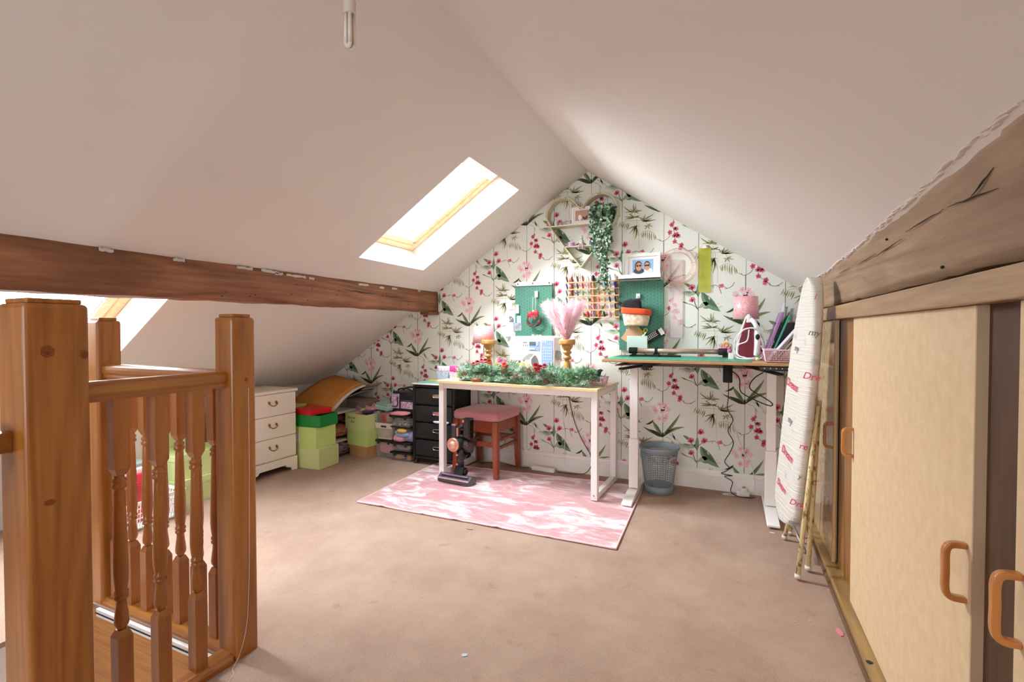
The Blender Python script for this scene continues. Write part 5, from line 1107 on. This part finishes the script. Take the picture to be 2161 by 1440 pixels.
for i,(nm,lab,x,z,hx,r,h) in enumerate((('trinket_pot','small white pot at the left of the upper heart shelf',-1.285,1.999,'#e8e2dc',.013,.045),('trinket_pot','squat beige pot left of the small photo frame',-1.245,1.999,'#c9a69a',.018,.028),('jar','lilac pink jar on the lower heart shelf',-1.155,1.827,'#c995bd',.026,.032),('jar','dark blue jar on the lower heart shelf',-.985,1.827,'#38496b',.020,.036),('jar','dark green jar beside the dark blue jar on the lower heart shelf',-.948,1.827,'#2f4a4a',.018,.034))):
    o=T(nm,lab,'jar',(x,GY-.055,z)); b=MB(); b.lathe([(r*.9,0),(r,.004),(r,h*.7)],(0,0,0),18); b.build('jar_body',mat('jr_%d'%i,hx,.35),o); b=MB(); b.lathe([(r*1.05,h*.7+.0002),(r*1.05,h)],(0,0,0),18); b.build('lid',mat('jl_%d'%i,['#e8e2dc','#b88a80','#dab6d0','#5d7596','#3c5f5b'][i],.3),o)
o=T('figurine','small seated white and pink figurine with dangling legs on the lower heart shelf','figurine',(-1.065,GY-.075,1.827)); b=MB(); b.ball((0,0,.024),.020,seg=10,rings=6,sz=1.2); b.ball((0,-.002,.058),.014,seg=10,rings=6); b.ball((-.006,.0,.072),.005,sz=2,seg=6,rings=4); b.ball((.006,.0,.072),.005,sz=2,seg=6,rings=4); b.build('body',mat('fig_white','#dcd8d4',.6,var='#b9a8a0',vs=70),o)
b=MB(); 
for x in (-.012,.010): b.tube([(x,-.018,.012),(x*1.4,-.024,-.005),(x*1.5,-.022,-.035)],.005,7)
b.build('leg',mat('fig_pink','#cfa9b8',.6),o)
# ================= hanging plant
hp=T('hanging_plant','trailing variegated ivy in a dark hanging pot beside the heart shelf','plant',(-.885,GY-.085,1.99))
b=MB(); b.lathe([(.001,0),(.045,0),(.058,.02),(.064,.085),(.060,.085)],(.02,0,0),24); b.build('pot',mat('dark_pot','#1c211e',.5),hp)
b=MB(); b.tube([(.02,-.0,.08),(.02,.05,.22)],.0015,5); b.tube([(-.035,-.02,.08),(.02,.05,.22)],.0015,5); b.build('hanging_cord',mat('cord_grey','#8e7f74',.6),hp)
lv=[MB(),MB()]; r6=random.Random(8)
def leaf(c,d,s_,mi):
    d=Vector(d).normalized(); u=d.cross(Vector((0,1,0))); u=u.normalized() if u.length>.1 else Vector((1,0,0)); nrm=Vector((r6.uniform(-.4,.4),-1,r6.uniform(-.2,.6))).normalized(); u=nrm.cross(d).normalized(); c=Vector(c)
    lv[mi].poly([c,c+d*s_*.35+u*s_*.34,c+d*s_,c+d*s_*.35-u*s_*.34])
st_=MB()
for k in range(20):
    x0=r6.uniform(-.085,.06); y0=r6.uniform(-.07,.0); L_=r6.choice([.22,.3,.38,.46,.52,.6]) if k<15 else r6.uniform(.1,.2)
    xe=(.0+r6.uniform(-.05,.05)) if L_>.4 else x0+r6.uniform(-.03,.03)
    pts=cat([(x0*.6,y0*.5,.09),(x0*1.1,y0-.03,.10),(x0*1.15,y0-.035,-.05),((x0+xe)/2,y0-.02,-.05-L_*.45),(xe,y0-.01,.05-L_)],7)
    st_.tube(pts,.0012,4)
    n=int(len(pts)*2.2)
    for j in range(n):
        p=pts[int(j/n*(len(pts)-1))]; a=r6.uniform(-PI,PI); leaf((p.x+r6.uniform(-.008,.008),p.y+r6.uniform(-.015,.01),p.z+r6.uniform(-.01,.01)),(math.cos(a),-.3,math.sin(a)*.8-.45),r6.uniform(.02,.034),0 if r6.random()<.62 else 1)
for k in range(110): a=r6.uniform(0,2*PI); leaf((.0+.08*math.cos(a)*r6.random()**.5,-.02+.05*math.sin(a),.08+r6.uniform(-.03,.04)),(math.cos(a),-.2,r6.uniform(-.3,.8)),r6.uniform(.025,.04),0)
st_.build('stems',mat('stem_green','#4f6b45',.7),hp)
lv[0].build('leaves',mat('ivy_green','#3b6340',.55,var='#21402a',vs=40),hp,kind='stuff'); lv[1].build('pale_leaves',mat('ivy_pale','#b7cab0',.6,var='#7d9e7a',vs=40),hp,kind='stuff')
# ================= thread rack
tr=T('thread_rack','pale wooden wall rack of sewing thread under the heart shelf','rack',(-1.0,GY,1.25))
rk=wood('rack_wood','#c9996a','#e2b88a',None,'x',.5,40)
zr=[.008,.066,.122,.178,.234,.290]; X0,X1=-.205,.228
b=MB()
for z in zr: b.box(X0,X1,-.045,-.028,z-.004,z+.006)
b.build('rack_bar',rk,tr,bevel=.0015); b=MB()
for x in (X0+.03,.01,X1-.03): b.box(x-.008,x+.008,-.027,-.001,0,.33)
b.build('upright',rk,tr,bevel=.0015)
pgm=MB()
cols=[-.19+.0435*i for i in range(10)]
for z in zr:
    for x in cols: pgm.tube([(x,-.036,z+.004),(x-.006,-.058,z+.052)],.0022,5)
pgm.build('peg',rk,tr,kind='stuff')
names={'M':('maroon','#6b1f35'),'R':('dark red','#8a1f2a'),'N':('brown','#5b3330'),'r':('bright red','#c9283c'),'p':('pink','#e79ab0'),'w':('white','#efeae4'),'K':('black','#141416'),'t':('light blue','#7fc0d6'),'V':('violet','#4b2a8c'),'B':('blue grey','#6a7486'),'g':('green','#79b36a'),'l':('light green','#a9cf95'),'o':('orange','#e2703a'),'y':('golden','#d9a15a'),'Y':('yellow green','#b7b95a'),'T':('tan','#b78d62'),'b':('navy','#2b3350'),'L':('lavender','#9c8fc4'),'O':('olive','#8b8350')}
grid=['MRNrwK.ttw','VRNrp..ttV','BNBgllTyYN','KNNglToyKK','..b..pp.wK','....LrpKPO']
grid=['MRNrwK.ttw','VRNrpT.ttV','BNBglToyYN','KNwglToybK','.wb.wpp.wK','...wrLoKpO']
ordn=['bottom row','second row from the bottom','third row from the bottom','third row from the top','second row from the top','top row']
cnt=['first','second','third','fourth','fifth','sixth','seventh','eighth','ninth','tenth']
proto={}
for ri,row in enumerate(grid):
    zi=5-ri
    for ci,chh in enumerate(row):
        if chh=='.': continue
        fat=(ri==5 and ci in (6,8,4)) or (ri==0 and ci==5) or (ri==1 and ci==9); nm,hx=names[chh]
        key=(chh,fat)
        if key not in proto:
            q=MB(); r=.0125 if fat else .0072; h=.046
            q.lathe([(r*.75,0),(r*1.05,.0015),(r*.95,.005),(r,h*.5),(r*.92,h*.86),(r*.6,h*.93),(r*.55,h)],(0,0,0),12); q.v=[(x,y,z) for x,y,z in q.v]; me_=q.build('thread_spool',mat('thr_'+chh,hx,.6)); proto[key]=me_; o=me_
        else: o=proto[key].copy(); COL.objects.link(o)
        o.location=(-1.0+cols[ci]-.0008,GY-.0385,1.25+zr[zi]+.0072); o.rotation_euler=(math.radians(24),math.radians(-7),0)
        tag(o,'%s thread spool, %s from left, %s of rack'%(nm,cnt[ci],ordn[zi]),'thread spool','thread spools on the wall rack')
# ================= wire rings and rulers
wrg=T('wire_ring','rose gold double wire ring frame hanging on the papered wall','ring',(-.350,GY-.012,1.628))
for r,y,zc in ((.135,-.004,0),(.128,-.020,.003),(.105,-.004,0),(.098,-.018,.003)):
    b=MB(); b.tube([(r*math.cos(a),y,zc+r*math.sin(a)) for a in [2*PI*i/48 for i in range(48)]],.0018,6,closed=True); b.build('wire_hoop',gold,wrg)
b=MB()
for i in range(8): a=2*PI*i/8+.2; b.tube([(.135*math.cos(a),-.004,.135*math.sin(a)),(.098*math.cos(a),-.018,.098*math.sin(a))],.0013,5)
b.build('wire_brace',gold,wrg)
def ruler_mark(b,w,h,step=.0125):
    k=0; z=step
    while z<h-.004: b.box(-w/2+.001,-w/2+(.014 if k%2 else .008),-.0022,-.0016,z,z+.0008); z+=step; k+=1
o=T('ruler','translucent yellow quilting ruler hanging above the standing desk','ruler',(-.163,GY-.006,1.43)); b=MB(); b.box(-.042,.042,-.0015,.0015,0,.325); b.build('ruler_plate',mat('yellow_acrylic','#cfd22c',.15,alpha=.5,spec=.6),o,bevel=.001)
b=MB(); ruler_mark(b,.084,.325); 
for x in (-.02,0,.02): b.box(x,x+.0006,-.0022,-.0016,.005,.32)
b.build('ruler_marking',mat('mark_olive','#7d7f25',.6),o,kind='stuff'); b=MB(); b.prism([(-.02,.32),(.02,.32),(0,.345)],-.006,.004,'y'); b.build('hanging_hook',white_paint,o,bevel=.002)
o=T('ruler','long clear pinkish acrylic ruler hanging below the wire ring','ruler',(-.357,GY-.006,1.10)); b=MB(); b.box(-.045,.045,-.0015,.0015,0,.58); b.build('ruler_plate',mat('pink_acrylic','#f0cfcf',.12,alpha=.30,spec=.7),o,bevel=.001)
b=MB(); ruler_mark(b,.09,.58); b.box(-.0452,-.0442,-.002,.002,0,.58); b.box(.0442,.0452,-.002,.002,0,.58); b.box(-.045,.045,-.002,.002,0,.001); b.build('ruler_marking',mat('mark_rose','#a58588',.6),o,kind='stuff')
# ================= on the standing desk
def sdp(x,y,z=0): return (-.765+x,3.135+y,SH+.0035+z)
tb=T('hair_straightener_tube','pink metallic tube with black ends lying along the back of the standing desk','tube',sdp(0,.40)); tb.name='fabric_cutter_bar'
b=MB(); b.lathe([(.017,.13),(.017,.70)],(0,0,.042),20,axis='x'); b.build('tube',mat('tube_pink','#cfa79b',.3,.5),tb)
for a,c_ in ((.105,.165),(.70,.755)): q=MB(); q.lathe([(.02,a),(.023,a+.004),(.023,c_-.004),(.02,c_)],(0,0,.042),20,axis='x'); q.build('end_cap',blackm,tb)
q=MB(); q.lathe([(.021,.285),(.021,.305)],(0,0,.042),16,axis='x'); q.box(.275,.315,-.02,.02,.0,.022); q.build('clamp',blackm,tb,bevel=.002)
q=MB(); q.box(.11,.46,-.012,.03,0,.012); q.bar((.14,0,.012),(.14,0,.025),.03); q.build('stand_base',blackm,tb,bevel=.002); 
# iron
ir=T('steam_iron','wine red and white steam iron standing on its heel with its cord wrapped round','iron',sdp(.88,.33),0)
b=MB(); 
def irn(sc,y,tip=.29,wd=.072): 
    return [(-wd*sc,.0),(-wd*1.05*sc,.05),(-wd*.92*sc,.12),(-wd*.62*sc,.20),(-.018*sc,tip*(.55+.45*sc)*.96),(0,tip*(.55+.45*sc)),(.018*sc,tip*(.55+.45*sc)*.96),(wd*.62*sc,.20),(wd*.92*sc,.12),(wd*1.05*sc,.05),(wd*sc,0)]
b.prism(irn(1,0),.032,.040,'y'); b.build('soleplate',steel,ir,bevel=.002)
b=MB(); b.prism([(x*.98,z) for x,z in irn(1,0)],.008,.0318,'y'); b.build('white_skirt',sw,ir,bevel=.004)
b=MB(); b.prism([(x*.80,z*.93+.004) for x,z in irn(1,0)],-.030,.0078,'y'); b.build('red_shell',mat('wine_red','#7d0f2c',.12,coat=.8,spec=.6),ir,bevel=.012,segs=3)
b=MB(); b.tube(cat([(.015,-.02,.255),(.03,-.05,.235),(.045,-.075,.18),(.048,-.08,.10),(.045,-.06,.03)],6),[.014]*6+[.015]*7+[.017]*12,14); b.build('handle',sw,ir)
b=MB(); b.tube([(.0265,-.045,.225),(.040,-.066,.195)],.0185,12); b.ball((.048,-.099,.145),.013,seg=12,rings=8,sz=1.4); b.build('black_insert',blackm,ir)
b=MB(); b.prism([(-.014,.235),(.014,.235),(.008,.29),(-.008,.29)],-.034,-.01,'y'); b.build('spray_nose',sw,ir,bevel=.005)
crd=mat('cord_white','#ece9ea',.5)
b=MB(); b.tube(cat([(-.02,-.06,.014),(-.075,-.03,.03),(-.082,-.02,.1),(-.06,-.045,.16),(0,-.09,.20),(.06,-.09,.18),(.088,-.04,.10),(.075,-.05,.03),(0,-.08,.01),(-.06,-.06,.03),(-.06,-.05,.09),(-.01,-.07,.12),(.0,-.09,.19)],8),.0042,7); b.tube(cat([(-.07,-.05,.012),(-.04,-.075,.005),(.02,-.085,.005),(.07,-.07,.01),(.085,-.06,.06),(.08,-.05,.12),(.05,-.085,.195),(-.03,-.08,.19),(-.07,-.04,.12)],8),.0042,7); b.build('power_cord',crd,ir)
b=MB(); b.box(-.118,-.085,-.06,-.035,0,.04); b.tube([(-.085,-.045,.02),(-.07,-.05,.012)],.006,8); b.build('plug',sw,ir,bevel=.005)
lamp('pink glitter lamp behind the steam iron on the standing desk',sdp(.868,.455),.262,.080,.070,.150)
# flower hair clip behind
o=T('flower_clip','pink and orange fabric flower clip behind the tube beside the iron','flower',sdp(.745,.50)); 
for x,z,r,m_ in ((-.025,.045,.03,pkf),(.01,.05,.03,mat('pk2','#dd7fa6',.6)),(.0,.085,.022,mat('org2','#e8a45f',.6))):
    q=MB()
    for k in range(7): a=k*2*PI/7; q.ball((x+r*.6*math.cos(a),0,z+r*.6*math.sin(a)),r*.45,seg=8,rings=5,sy=.5)
    q.build('fabric_petal',m_,o)
q=MB(); q.box(-.02,.02,-.01,.01,0,.03); q.build('clip_base',blackm,o)
o=T('toy_cactus','tiny green and cream ornament in front of the iron','ornament',sdp(.925,.14)); q=MB(); q.ball((0,0,.012),.012,seg=8,rings=6); q.build('pot',mat('orn_c','#d8d6b0',.5),o); q=MB(); q.ball((0,0,.032),.009,seg=8,rings=6,sz=1.4); q.ball((-.01,0,.028),.005,seg=6,rings=5); q.build('cactus_body',mat('orn_g','#6fa35c',.6),o)
# leaning folders
def slab(name,label,cat_,base,lean,w,h,t,m,rz=0,spine=None):
    o=T(name,label,cat_,base,rz); q=MB(); q.M=Matrix.Rotation(math.radians(lean),4,'Y'); q.box(-t/2,t/2,-w/2,w/2,0,h); q.build('cover',m,o,bevel=.002); return o
slab('folder','purple folder leaning right behind the iron','folder',sdp(.965,.34),19,.22,.315,.016,mat('folder_purple','#9b6f9c',.5))
slab('folder','mint green folder leaning on the purple folder','folder',sdp(.995,.33),21,.22,.30,.010,mat('folder_green','#3d9b7f',.5))
fo=T('file_rack','black desk organiser holding pale plastic wallets on the standing desk','organiser',sdp(1.065,.40))
q=MB()
for a in ((-.035,.09,-.07,-.066),(-.035,.09,.066,.07),(-.035,-.031,-.066,.066),(.086,.09,-.066,.066)): q.box(*a,0,.235)
q.box(-.035,.09,-.07,.07,0,.004); q.build('organiser_body',mat('smoke_black','#15171a',.25),fo,bevel=.002)
for i,(hx,x,h) in enumerate((('#a9c9cb',.0,.34),('#7fa8b0',.03,.33),('#cfdcdc',-.02,.36))):
    q=MB(); q.M=Matrix.Rotation(math.radians(6),4,'Y'); q.box(x,x+.006,-.06,.06,.01,h); o=q.build('plastic_wallet',mat('wal_%d'%i,hx,.3,alpha=.85)); o.location=sdp(1.065,.40,.0); tag(o,['pale aqua','blue aqua','clear whitish'][i]+' plastic wallet standing in the black desk organiser','folder')
o=slotted('plastic_basket','long pink slotted basket at the right end of the standing desk','basket',sdp(1.06,.10),.19,.13,.21,.16,.075,mat('pink_plastic','#e6c3cb',.45),0,False,24,5,.0035)
for i,(hx,x,t,w) in enumerate((('#cdc8d2',1.00,.008,.12),('#8f8a98',1.012,.006,.12),('#d8c9b8',1.03,.006,.11),('#3f3b40',1.042,.006,.11))):
    slab('sheet_of_card',['light grey','mid grey','cream','dark grey'][i]+' card sheet leaning right out of the long pink basket','card',sdp(x-.02,.10,.012),38,w,.30,t,mat('crd_%d'%i,hx,.6))
o=crumple('thread_cone','white domed roll inside the long pink basket','roll',(0,0,0),.12,.10,.10,mat('white_roll','#f1eeee',.6,bump=.4,bs=60),0,.1,2,8); o.location=sdp(1.11,.10,.02)
# ================= ironing board
ib=T('ironing_board','folded ironing board with white lettered cover leaning against the right cupboards','ironing board',(.32,2.80,0))
Bv=Vector((-.045,.025,.175)); Tv=Vector((.045,-.13,1.405)); Ax=(Tv-Bv); LB=Ax.length; Ax.normalize(); Wd=Vector((-.18,.98,.0)); Wd=(Wd-Ax*Wd.dot(Ax)).normalized(); Nn=Ax.cross(Wd).normalized()
if Nn.x>0: Nn=-Nn
def ibs(side):
    def fn(u,v):
        # u along, v across round section
        t=u; hw_=.165*min(1,(1-(max(0,(t-.55)/.45))**2*.62))*math.sqrt(max(0,1-max(0,(t-.93)/.07)**2))*math.sqrt(max(0.0,1-max(0,(.10-t)/.10)**2)) ; hw_=max(hw_,.004)
        a=2*PI*v; c_,s_=math.cos(a),math.sin(a); x=math.copysign(abs(c_)**.35,c_)*hw_; z=math.copysign(abs(s_)**.8,s_)*.030
        wr_=.0018*noise.noise(Vector((x*4,t*70,0)))*(1 if abs(c_)>.6 else .3)
        return Bv+Ax*(LB*t)+Wd*x+Nn*(z+wr_)
    return fn
def ibmat():
    m,nt,b=newmat('ironing_cover'); L=nt.links.new; v=coords(nt,(1,1,1)); n=N(nt,'ShaderNodeTexNoise'); n.inputs['Scale'].default_value=14; n.inputs['Detail'].default_value=4; L(v,n.inputs[0])
    r=N(nt,'ShaderNodeValToRGB'); e=r.color_ramp.elements; e[0].position=.60; e[0].color=rgb('#d3ccc2'); e[1].position=.70; e[1].color=rgb('#b9b9b6'); L(n.outputs[0],r.inputs[0]); L(r.outputs[0],b.inputs['Base Color']); b.inputs['Roughness'].default_value=.6
    v2=coords(nt,(3,3,90)); n2=N(nt,'ShaderNodeTexNoise'); n2.inputs['Scale'].default_value=1.6; n2.inputs['Detail'].default_value=3; L(v2,n2.inputs[0]); bp=N(nt,'ShaderNodeBump'); bp.inputs['Strength'].default_value=.6; bp.inputs['Distance'].default_value=.010; L(n2.outputs[0],bp.inputs['Height']); L(bp.outputs[0],b.inputs['Normal']); return m
b=MB(); b.surf(ibs(0),110,28); b.build('cover',ibmat(),ib)
redi=mat('red_ink','#cf2f4e',.6); gri=mat('grey_ink','#5d6266',.6)
def ibt(body,t,x,sz,m_,face=0):
    # on front (camera) rolled edge or broad face
    hw_=.165*min(1,(1-(max(0,(t-.55)/.45))**2*.62))
    if face==0: nn_=(Nn*.62-Wd*.78).normalized(); o_=Bv+Ax*(LB*t)-Wd*(hw_-.004)+Nn*.012+nn_*.007; rt=Ax.cross(nn_)
    else: o_=Bv+Ax*(LB*t)+Wd*x+Nn*.0335; rt=-Wd
    text_part('printed_word',body,sz,m_,ib,face_matrix(o_,rt,Ax),.25,.0006)
for t,w_,s_,m_ in ((.80,'my',.042,gri),(.64,'Dre',.045,redi),(.37,'re',.042,redi),(.25,'y',.035,gri),(.14,'Dre',.04,redi),(.93,'l',.035,redi),(.06,'eam',.032,gri)): ibt(w_,t,0,s_,m_,0)
for t,x,w_,s_,m_ in ((.57,.03,'Dream',.06,redi),(.43,.0,'my',.05,gri),(.29,-.01,'Dream',.06,redi),(.14,.02,'Dream',.05,redi),(.72,.02,'my',.045,gri)): ibt(w_,t,x,s_,m_,1)
def rust():
    m,nt,b=newmat('rusty_cream_metal'); L=nt.links.new; v=coords(nt,(1,1,.4)); n=N(nt,'ShaderNodeTexNoise'); n.inputs['Scale'].default_value=55; n.inputs['Detail'].default_value=6; n.inputs['Roughness'].default_value=.7; L(v,n.inputs[0])
    r=N(nt,'ShaderNodeValToRGB'); e=r.color_ramp.elements; e[0].position=.40; e[0].color=rgb('#80603c'); e[1].position=.48; e[1].color=rgb('#dcc793'); L(n.outputs[0],r.inputs[0]); L(r.outputs[0],b.inputs['Base Color']); b.inputs['Roughness'].default_value=.5; return m
ru=rust()
def ibleg(p,q,r=.0105): 
    m_=MB(); m_.tube([p,q],r,10); o=m_.build('leg',ru,ib); m_=MB(); d=(Vector(p)-Vector(q)).normalized(); m_.tube([Vector(p)+d*.0,Vector(p)-d*.018],r*1.35,10); m_.build('rubber_foot',mat('foot_cream','#d8d0bd',.7),o)
ibleg((-.022,-.256,.010),(.062,-.17,.80)); ibleg((.033,-.145,.010),(.075,-.12,.82)); ibleg((-.033,.209,.010),(.02,.16,.30)); ibleg((.0,.29,.010),(.05,.2,.40))
m_=MB(); m_.tube([(-.015,.22,.14),(.035,-.05,.02+.03)],.008,8); m_.build('cross_brace',mat('grey_tube','#8f8884',.4,.5),ib)
m_=MB(); m_.tube([(.035,-.10,1.25),(.062,-.13,.80),(.03,-.06,.25)],.006,8); m_.build('frame_tube',mat('pale_frame_metal','#d9c8ad',.5),ib)
# ================= waste bin
bn=T('waste_bin','grey slotted plastic waste bin under the standing desk','bin',(-.450,3.555,0),0)
gb_=mat('bin_grey','#84929a',.4); b=MB()
def bw(u,v): a=2*PI*u; r=.098+.030*v; return (r*math.cos(a),r*math.sin(a),.055+.235*v)
b=MB(); b.surf(bw,42,15)
b.build('lattice_wall',gb_,bn,wire=.0036,smooth=False)
b=MB(); b.lathe([(.001,.002),(.090,.002),(.094,.006),(.099,.056),(.096,.056),(.090,.010),(.001,.010)],(0,0,0),40,cap=False); b.build('base',gb_,bn)
b=MB(); b.lathe([(.126,.285),(.129,.30),(.142,.318),(.145,.326),(.140,.330),(.134,.322),(.124,.302),(.122,.285)],(0,0,0),44,cap=False); b.build('rim',gb_,bn)
# ================= cables and sockets
ckb=mat('cable_black','#1a1a1c',.5); ckw=mat('cable_white','#ece8e6',.5)
def cable(label,pts,r,m_,nm='cable'): b=MB(); b.tube(cat(pts,8),r,7); o=b.build(nm,m_); tag(o,label,'cable'); return o
cable('black wavy power cable hanging from the standing desk to the floor socket',[(.0,3.36,.83),(.0,3.60,.70),(-.005,3.72,.60),(.03,3.74,.52),(.0,3.74,.44),(.035,3.74,.36),(.01,3.74,.28),(-.02,3.73,.22),(.01,3.72,.18),(-.015,3.73,.15),(-.04,3.72,.135),(.03,3.71,.13),(-.02,3.71,.12),(.03,3.70,.09),(.02,3.68,.03),(.06,3.66,.006),(.14,3.66,.005),(.17,3.68,.005)],.003,ckb)
cable('thin white cable looping down the wall behind the standing desk legs',[(.03,3.76,.56),(.04,3.762,.47),(.10,3.75,.30),(.15,3.75,.22),(.17,3.735,.10),(.16,3.72,.04),(.10,3.69,.006),(.0,3.66,.006),(-.03,3.67,.006),(.02,3.70,.006)],.003,ckw)
cable('black cable loop hanging under the standing desk by the motor',[(.02,3.30,.90),(.06,3.28,.86),(.065,3.27,.79),(.09,3.27,.76),(.17,3.27,.72),(.23,3.27,.70),(.24,3.27,.715),(.20,3.27,.745),(.12,3.27,.80),(.14,3.27,.86),(.19,3.26,.90)],.0035,ckb)
cable('dark cable hanging down the papered wall under the white desk',[(-1.19,3.755,.70),(-1.18,3.76,.58),(-1.14,3.76,.42),(-1.08,3.76,.28),(-1.0,3.745,.16),(-.985,3.735,.10),(-1.02,3.70,.03),(-1.10,3.68,.012),(-1.25,3.67,.012)],.0028,ckb)
cable('thin white cable hanging beside the dark one under the white desk',[(-1.245,3.762,.68),(-1.24,3.764,.45),(-1.22,3.762,.30),(-1.22,3.745,.12),(-1.20,3.735,.06),(-1.15,3.735,.05)],.002,ckw)
cable('white cable lying behind the stool towards the power strip',[(-1.86,3.70,.06),(-1.80,3.72,.03),(-1.66,3.72,.01),(-1.55,3.70,.008),(-1.48,3.69,.015)],.003,ckw)
cable('black cable lying on the floor behind the stool',[(-1.95,3.66,.008),(-1.8,3.71,.02),(-1.6,3.69,.008),(-1.5,3.695,.012)],.003,ckb)
o=T('power_strip','white power strip on the floor under the white desk','power strip',(-1.38,3.685,0),-4); b=MB(); b.box(-.10,.10,-.022,.022,.002,.035); b.build('strip_body',white_paint,o,bevel=.005)
o=T('power_plug','white plug and socket block on the carpet below the standing desk','plug',(.10,3.70,0),20); b=MB(); b.box(-.04,.035,-.022,.022,0,.03); b.build('socket_block',white_paint,o,bevel=.004); b=MB(); b.box(-.01,.02,-.012,.012,.0302,.055); b.build('plug_body',white_paint,o,bevel=.004); 
for x in (-.003,.008): q=MB(); q.box(x,x+.004,-.003,.003,.0552,.066); q.build('pin',brass,o)
# ================= small scraps on the carpet
def scrap(label,x,y,w,h,hx,rz,nm='paper_scrap'):
    b=MB(); r_=random.Random(int(x*1000)); n=7; P=[(w/2*math.cos(2*PI*i/n)*r_.uniform(.6,1.1),h/2*math.sin(2*PI*i/n)*r_.uniform(.6,1.1)) for i in range(n)]
    b.prism(P,.0005,.0025,'z'); o=b.build(nm,mat('scrap'+hx[1:],hx,.7)); o.location=(x,y,0); o.rotation_euler=(0,0,math.radians(rz)); tag(o,label,'scrap')
scrap('bluish white plastic scrap on the carpet near the front of the room',-.845,1.465,.03,.022,'#aab9bb',20)
scrap('ragged pink tissue scrap on the carpet by the cupboard threshold',.392,2.165,.03,.06,'#d77f8a',10)
scrap('small white paper scrap by the right foot of the standing desk',.235,3.085,.035,.012,'#e9e4de',-8)
scrap('tiny coral scrap beside the cupboard threshold',.412,2.50,.016,.014,'#dd8a72',0)
scrap('tiny pink fluff speck on the carpet left of the tissue scrap',.30,2.20,.012,.009,'#e08a98',0)
scrap('second tiny pink speck on the carpet left of the tissue scrap',.245,2.17,.012,.009,'#d98d95',0)
scrap('dark triangular chip on the oak threshold',.435,1.93,.02,.02,'#23262b',0,'chip')
bpy.data.objects['chip'].location.z=.045
scrap('small dark mark of lint on the carpet before the rug',-1.36,2.42,.04,.008,'#7a6152',10,'lint')
cable('fine white thread hanging down the middle newel post onto the carpet',[(-1.548,1.165,.95),(-1.5505,1.165,.6),(-1.5495,1.160,.3),(-1.55,1.15,.12),(-1.545,1.12,.03),(-1.53,1.08,.002),(-1.50,1.06,.0015),(-1.47,1.00,.0015)],.0006,ckw,'thread')
